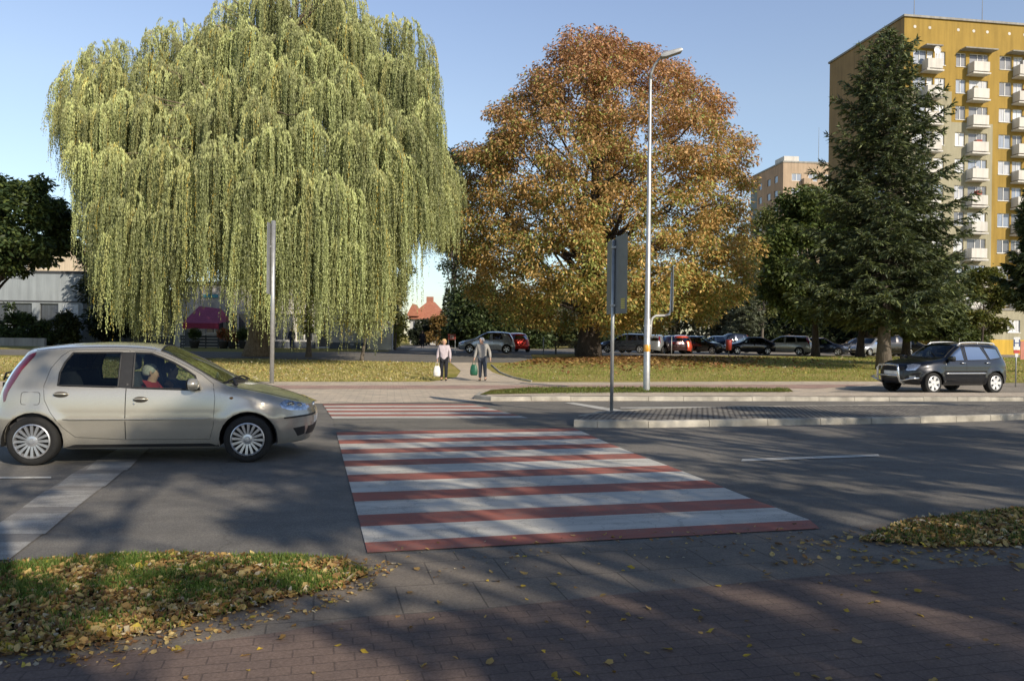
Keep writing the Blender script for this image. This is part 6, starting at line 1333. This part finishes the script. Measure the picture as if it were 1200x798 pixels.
# H sign by the right edge
hx_, hy_ = G(1191.5, 449); hs_ = empty('bus_stop_sign', (X_at(1191.5, 31), 31, gz(31))); tag(hs_, 'white sign with blue H above small red and white plates at the right edge', 'sign'); k = 31 / F; zz = lambda row: Z_at(1191, row, 31) - gz(31)
m1 = MB(); m1.tube([(0, .03, -.1), (0, .03, zz(396))], .025, 8); m1.build('pole', galv, hs_, True)
m1 = MB(); m1.rbox(-.13, .13, -.01, .01, zz(410), zz(395), .03, 'y'); pl = m1.build('panel', plain('sign_white', (.68, .70, .70), .4), hs_)
text_mesh('H', .42, .002, (0, -.014, zz(402.5)), (math.radians(90), 0, 0), plain('sign_blue', (.03, .06, .18), .5), pl, 'letter')
m1 = MB(); m1.box(-.12, .12, -.01, .01, zz(414), zz(410.3)); m1.build('red_plate', plain('sign_red', (.45, .05, .04), .5), hs_); m1 = MB(); m1.box(-.06, .06, -.01, .01, zz(418.5), zz(414.2)); m1.build('white_plate', plain('sign_white', (1, 1, 1)), hs_)
hb = empty('hoarding', (X_at(1197.5, 34), 34, gz(34))); tag(hb, 'salmon red board behind the white H sign at the right edge', 'board'); m1 = MB(); m1.box(-.05, 1.0, 0, .03, .95, 1.75); m1.build('panel', plain('board_red', (.50, .20, .14), .6), hb); m1 = MB(); m1.box(.3, .36, .031, .08, -.1, 1.75); m1.build('post', galv, hb)
# red litter bin on a post by the car park
bx = empty('litter_bin', (X_at(854, 56), 56, .4)); tag(bx, 'dark red litter bin on a thin post in front of the parked cars', 'litter bin'); m1 = MB(); m1.tube([(0, 0, 0), (0, 0, 1.15)], .03, 8); m1.build('post', BAND, bx, True); m1 = MB(); m1.lathe([(0, .45), (.19, .46), (.23, 1.15), (.19, 1.2), (.17, 1.05), (0, .6)], 16); m1.build('bin', plain('bin_red', (.25, .025, .02), .5), bx, True)
# red and white barrier sign between the woman and the silver-blue car
rb = empty('notice_board', (X_at(529.5, 56), 56, .4)); tag(rb, 'red-topped notice board on two white legs behind the woman with blond hair', 'board'); m1 = MB(); m1.box(-.28, .28, -.02, .02, .95, 1.35); m1.build('board', plain('board_salmon', (.42, .10, .08), .6), rb)
for x in (-.24, .24): m1 = MB(); m1.box(x - .03, x + .03, -.02, .02, 0, .95); m1.build('leg', plain('sign_white', (1, 1, 1)), rb)
for x in (-.1, .04): m1 = MB(); m1.box(x, x + .07, -.024, -.0205, 1.02, 1.28); m1.build('stripe', plain('sign_white', (1, 1, 1)), rb)
# park bench under the chestnut
bn = empty('park_bench', (X_at(663, 56), 56, .4), math.radians(2)); tag(bn, 'dark wooden park bench standing left of the chestnut trunk', 'bench'); WD = plain('bench_wood', (.05, .04, .028), .8)
for i in range(3): m1 = MB(); m1.box(-.9, .9, -.22 + i * .16, -.08 + i * .16, .44, .48); m1.build('seat_slat', WD, bn)
for i in range(3): m1 = MB(); m1.box(-.9, .9, .28, .31, .58 + i * .14, .69 + i * .14); m1.build('backrest_slat', WD, bn)
for x in (-.7, .7):
    m1 = MB(); m1.box(x - .04, x + .04, -.2, -.12, 0, .44); m1.box(x - .04, x + .04, .2, .28, 0, .44); m1.box(x - .039, x + .039, -.12, .2, .38, .437); m1.box(x - .03, x + .03, .312, .36, .3, .98); m1.build('leg', BAND, bn)
# small bollards/posts
for px, Y, r0, lab in ((787, 60, 395, 0), (637, 58, 396, 1), (1124, 66, 372, 2), (1006, 66, 380, 3)):
    z1 = Z_at(px, r0 - (14 if px == 1124 else 0), Y) - .4; p_ = empty('thin_post', (X_at(px, Y), Y, .4)); tag(p_, ['thin grey post in front of the maroon parked car', 'thin grey post on the lawn left of the bench', 'white pole on the grass in front of the clipped hedge', 'thin grey post beside the charcoal hatchback'][lab], 'post'); m1 = MB(); m1.tube([(0, 0, 0), (0, 0, z1)], [.04, .035], 8); m1.build('shaft', galv, p_, True); m1 = MB(); m1.lathe([(0, .04), (.05, .02), (.055, 0)], 10, 'z', (0, 0, z1)); m1.build('cap', galv, p_, True)

# ================================================================ PEOPLE
def skin_mesh(name, V, E_, R_, mat, parent, sub=2):
    me = bpy.data.meshes.new('tmp'); me.from_pydata([tuple(v) for v in V], E_, []); o = bpy.data.objects.new('tmp', me); COL.objects.link(o)
    md = o.modifiers.new('s', 'SKIN'); md.use_smooth_shade = True; sv = me.skin_vertices[0].data
    for i, r in enumerate(R_): sv[i].radius = (r, r) if not hasattr(r, '__len__') else r
    sv[0].use_root = True; s_ = o.modifiers.new('u', 'SUBSURF'); s_.levels = s_.render_levels = sub
    dg = bpy.context.evaluated_depsgraph_get(); dg.update(); m2 = bpy.data.meshes.new_from_object(o.evaluated_get(dg)); bpy.data.objects.remove(o); m2.materials.clear(); m2.materials.append(mat)
    r = bpy.data.objects.new(name, m2); COL.objects.link(r); r.parent = parent; m2.polygons.foreach_set('use_smooth', [True] * len(m2.polygons)); return r
SKIN = plain('skin', (.50, .30, .21), .55, 0, .08, 20)
def person(loc, rz, label, J, top, legs, hair, shoe=(.02, .02, .022), h=1.65, hat=None, group=None, seated=False, jacket_len=.0, female=False):
    """J: joint dict (x right of the figure's left hand side, y backwards, z up), facing -y; heights for a 1.70 m figure"""
    root = empty('person', loc, rz); tag(root, label, 'person', group); root.scale = (h / 1.70,) * 3; j = {k: Vector(v) for k, v in J.items()}
    names = ['pelvis', 'waist', 'chest', 'neck', 'jaw', 'head', 'crown', 'shL', 'elL', 'wrL', 'shR', 'elR', 'wrR', 'hipL', 'knL', 'anL', 'toL', 'hipR', 'knR', 'anR', 'toR', 'hL', 'hR', 'nose', 'brow']
    dH_ = j['head']; j['jaw'] = dH_ + Vector((0, -.01, -.085)); j['crown'] = dH_ + Vector((0, .01, .085)); fw = j.get('look', Vector((0, -1, 0))); j['nose'] = dH_ + fw * .085 + Vector((0, 0, -.015))
    j['hL'] = j['wrL'] + (j['wrL'] - j['elL']).normalized() * .07; j['hR'] = j['wrR'] + (j['wrR'] - j['elR']).normalized() * .07
    names.remove('brow'); ix = {n: i for i, n in enumerate(names)}
    rad = dict(pelvis=.12, waist=.11, chest=.125, neck=.052, jaw=.062, head=.092, crown=.075, shL=.055, elL=.042, wrL=.027, shR=.055, elR=.042, wrR=.027, hipL=.085, knL=.058, anL=.038, toL=.03, hipR=.085, knR=.058, anR=.038, toR=.03, hL=.032, hR=.032, nose=.014)
    ed = [('pelvis', 'waist'), ('waist', 'chest'), ('chest', 'neck'), ('neck', 'jaw'), ('jaw', 'head'), ('head', 'crown'), ('head', 'nose'), ('chest', 'shL'), ('shL', 'elL'), ('elL', 'wrL'), ('wrL', 'hL'), ('chest', 'shR'), ('shR', 'elR'), ('elR', 'wrR'), ('wrR', 'hR'), ('pelvis', 'hipL'), ('hipL', 'knL'), ('knL', 'anL'), ('anL', 'toL'), ('pelvis', 'hipR'), ('hipR', 'knR'), ('knR', 'anR'), ('anR', 'toR')]
    V = [j[n] for n in names]; E_ = [(ix[a], ix[b]) for a, b in ed]; R_ = [rad[n] for n in names]
    # fingers and thumb rooted in each palm
    for s_ in ('L', 'R'):
        pd = (j['h' + s_] - j['wr' + s_]).normalized(); sd = Vector((0, 1, 0)) if abs(pd.y) < .8 else Vector((1, 0, 0)); sd = (sd - pd * sd.dot(pd)).normalized(); inn = pd.cross(sd)
        for q, ln in ((-1.5, .055), (-.5, .066), (.5, .07), (1.5, .06)):
            b = len(V); r0 = j['h' + s_] + pd * .02 + sd * q * .019; V += [r0, r0 + pd * ln * .5, r0 + pd * ln * .8 + inn * ln * .35]; R_ += [.009, .0085, .007]; E_ += [(ix['h' + s_], b), (b, b + 1), (b + 1, b + 2)]
        b = len(V); r0 = j['h' + s_] - pd * .02 - sd * .04; V += [r0, r0 + pd * .04 - sd * .02 + inn * .015]; R_ += [.011, .009]; E_ += [(ix['h' + s_], b), (b, b + 1)]
    skin_mesh('body', V, E_, R_, SKIN, root, 2 if not seated else 2)
    def cloth(nm, keys, edges, r_, mat, sub=2):
        ii = {k: i for i, k in enumerate(keys)}; return skin_mesh(nm, [j[k] if k in j else Vector(k) for k in keys], [(ii[a], ii[b]) for a, b in edges], r_, mat, root, sub)
    j['hem'] = j['pelvis'] + Vector((0, 0, -.06 - jacket_len)); j['cuL'] = j['wrL'] - (j['wrL'] - j['elL']).normalized() * .01; j['cuR'] = j['wrR'] - (j['wrR'] - j['elR']).normalized() * .01; j['col'] = j['neck'] + Vector((0, .0, -.02))
    cm = plain('cloth_%02d%02d%02d' % tuple(int(c * 99) for c in top), top, .9, 0, .2, 8)
    cloth('jacket', ['hem', 'pelvis', 'waist', 'chest', 'col', 'shL', 'elL', 'cuL', 'shR', 'elR', 'cuR'], [('hem', 'pelvis'), ('pelvis', 'waist'), ('waist', 'chest'), ('chest', 'col'), ('chest', 'shL'), ('shL', 'elL'), ('elL', 'cuL'), ('chest', 'shR'), ('shR', 'elR'), ('elR', 'cuR')], [(.19, .155), (.185, .15), (.17, .145), (.185, .14), (.075, .075), (.085, .085), .066, .05, (.085, .085), .066, .05], cm)
    lm = plain('cloth_%02d%02d%02d' % tuple(int(c * 99) for c in legs), legs, .9, 0, .2, 8); 
    j['ccL'] = j['anL'] + Vector((0, 0, .02)); j['ccR'] = j['anR'] + Vector((0, 0, .02))
    cloth('trousers', ['pelvis', 'hipL', 'knL', 'ccL', 'hipR', 'knR', 'ccR'], [('pelvis', 'hipL'), ('hipL', 'knL'), ('knL', 'ccL'), ('pelvis', 'hipR'), ('hipR', 'knR'), ('knR', 'ccR')], [.14, .11, .08, .062, .11, .08, .062], lm)
    sm = plain('shoe_leather', shoe, .6)
    for s_ in ('L', 'R'):
        a, t = j['an' + s_], j['to' + s_]; d_ = (t - a); d_.z = 0; d_ = d_.normalized() if d_.length > .01 else Vector((0, -1, 0)); skin_mesh('shoe', [a + Vector((0, .0, -.005)), Vector((a.x, a.y, min(a.z, t.z) - .01)) - d_ * .04, t + d_ * .02], [(0, 1), (1, 2)], [.05, .045, .04], sm, root, 1)
    hm = plain('hair_%02d%02d%02d' % tuple(int(c * 99) for c in hair), hair, .85, 0, .3, 40); d = j['head']
    mb = MB(); mb.lathe([(0.001, .125), (.05, .118), (.085, .085), (.105, .03), (.102, -.02), (.09, -.075 if female else -.04), (.07, -.09 if female else -.045)], 20); 
    mb.v = [(x * .95 + d.x - fw.x * .022, (y * (1.08 if y > 0 else .9)) + d.y - fw.y * .028, z + d.z + (.03 if y < -.02 and z < .03 else 0)) for x, y, z in mb.v]; hr_ = mb.build('hair', hm, root, True)
    ff = MB(); rt = Vector((-fw.y, fw.x, 0))
    for sgn in (1, -1):
        e = d + fw * .083 + rt * .032 * sgn + Vector((0, 0, .012)); ff.lathe([(0, -.010), (.009, -.007), (.012, 0), (.009, .007), (0, .010)], 8, 'z', tuple(e))
    ff.build('eyes', plain('eye_dark', (.04, .03, .025), .3), root, True)
    mo = MB(); e = d + fw * .082 + Vector((0, 0, -.055)); mo.tube([e - rt * .022, e + fw * .004, e + rt * .022], .006, 6); mo.build('mouth', plain('lip', (.36, .13, .11), .5), root, True)
    for sgn in (1, -1):
        e = d + rt * .094 * sgn + Vector((0, 0, -.005)); er = MB(); er.lathe([(0, -.028), (.012, -.02), (.014, .01), (.01, .028), (0, .03)], 8, 'z', tuple(e)); er.build('ear', SKIN, root, True)
    if hat: mb = MB(); mb.lathe([(0.001, .145), (.06, .135), (.1, .09), (.115, .045), (.15, .035), (.15, .028), (.11, .03)], 20, 'z', tuple(d)); mb.build('hat', plain('hat_cloth', hat, .9), root, True)
    return root, j
STAND = dict(pelvis=(0, 0, .93), waist=(0, .0, 1.06), chest=(0, .01, 1.26), neck=(0, 0, 1.44), head=(0, -.02, 1.58), shL=(.18, .02, 1.38), elL=(.24, .04, 1.10), wrL=(.25, -.03, .86), shR=(-.18, .02, 1.38), elR=(-.25, .03, 1.10), wrR=(-.27, -.01, .85), hipL=(.085, 0, .88), knL=(.09, -.05, .49), anL=(.09, -.02, .09), toL=(.10, -.17, .04), hipR=(-.085, 0, .88), knR=(-.09, .0, .49), anR=(-.09, .08, .10), toR=(-.10, -.06, .035))
wx_, wy_ = G(520, 446.5)
wo, wj = person((wx_, wy_, gz(wy_) + .015), math.radians(4), 'elderly woman with ginger-blond hair in pale lilac jacket walking with a white bag', STAND, (.50, .44, .47), (.012, .014, .02), (.55, .36, .16), h=1.62, jacket_len=.06, female=True)
MAN = dict(STAND); MAN.update(head=(-.04, -.05, 1.58), knL=(.12, -.14, .52), anL=(.11, .12, .13), toL=(.11, .02, .05), knR=(-.07, -.04, .49), anR=(-.08, -.04, .09), toR=(-.09, -.19, .04), elL=(.27, .10, 1.12), wrL=(.30, .06, .88), elR=(-.26, .0, 1.1), wrR=(-.30, -.10, .87), look=Vector((-.6, -.8, 0)))
mx_, my_ = G(565, 446.8)
ma, mj = person((mx_, my_, gz(my_) + .015), math.radians(-6), 'elderly man with white hair in grey jacket and slate trousers walking with a green bag', MAN, (.30, .29, .27), (.055, .065, .085), (.72, .70, .66), h=1.70)
def bag(hand, root, name, label, col, w_, h_, trans=.0):
    p = root.matrix_basis @ hand; o = empty(name, (p.x, p.y, p.z - .03), root.rotation_euler.z); tag(o, label, 'bag'); m = plain('bag_' + name, col, .45, 0, .2, 9)
    V = []; n = 14; rows_ = [(0, .55, .03), (-.08, .85, .06), (-.25, 1.0, .09), (-h_ + .05, .98, .10), (-h_, .75, .06)]
    mb = MB(); vs = []
    for (z, wf, dp) in rows_:
        for k in range(n): a = 6.283 * k / n; vs.append((w_ / 2 * wf * math.copysign(abs(math.cos(a))**.6, math.cos(a)) , dp * math.sin(a) + .01 * math.sin(5 * a + z * 20), z - .14))
    mb.add(vs, [(i * n + k, i * n + (k + 1) % n, (i + 1) * n + (k + 1) % n, (i + 1) * n + k) for i in range(4) for k in range(n)] + [tuple(range(4 * n, 5 * n))]); mb.build('pouch', m, o, True)
    for s_ in (.02, -.02): hb_ = MB(); hb_.tube([(-w_ * .22, s_, -.15), (-w_ * .12, s_, -.02), (0, s_ * .3, .03), (w_ * .12, s_, -.02), (w_ * .22, s_, -.15)], .008, 5); hb_.build('handle', m, o, True)
bag(wj['hR'] , wo, 'carrier_bag', 'white plastic carrier bag hanging from the hand of the woman', (.75, .74, .72), .28, .42)
bag(mj['hR'] , ma, 'shopping_bag', 'dark green shopping bag hanging from the hand of the man', (.012, .10, .055), .30, .42)
# two distant walkers
for px, row, Y, lab, tp, lg in ((495, 408, 78, 'distant walker in dark clothes far down the village street', (.02, .02, .025), (.015, .015, .02)), (342, 405, 63, 'person in dark navy coat and blue trousers standing before the cafe window', (.03, .04, .07), (.02, .035, .10))):
    person((X_at(px, Y), Y, .4), .1, lab, STAND, tp, lg, (.10, .07, .05), h=1.7)
# occupants of the hatchback, seated
SIT = dict(pelvis=(0, 0, .50), waist=(0, .05, .62), chest=(0, .10, .82), neck=(0, .10, .99), head=(0, .07, 1.13), shL=(.18, .10, .95), elL=(.24, -.08, .72), wrL=(.14, -.30, .70), shR=(-.18, .10, .95), elR=(-.24, -.08, .72), wrR=(-.14, -.30, .70), hipL=(.09, -.06, .50), knL=(.11, -.46, .55), anL=(.11, -.60, .18), toL=(.11, -.74, .15), hipR=(-.09, -.06, .50), knR=(-.11, -.46, .55), anR=(-.11, -.60, .18), toR=(-.11, -.74, .15))
mw = hatch.matrix_basis if False else Matrix.Translation((O0.x, O0.y, .004)) @ Matrix.Rotation(HA, 4, 'Z')
for (cx, cy, lab, tp, hr, ht, nm) in ((1.28, -.36, 'white-haired passenger in red jacket in the near front seat of the champagne hatchback', (.33, .03, .035), (.42, .39, .35), None, 0), (1.34, .36, 'driver in dark jacket behind the steering wheel of the champagne hatchback', (.04, .045, .06), (.08, .06, .05), None, 1)):
    p = mw @ Vector((cx, cy, .07)); J_ = dict(SIT)
    if nm: J_.update(wrL=(.12, -.46, .90), wrR=(-.12, -.46, .92), elL=(.24, -.15, .80), elR=(-.24, -.15, .80))
    person(p, HA + math.pi / 2, lab, J_, tp, (.03, .03, .04), hr, h=1.54, hat=ht, seated=True)
scene.render.film_transparent = False
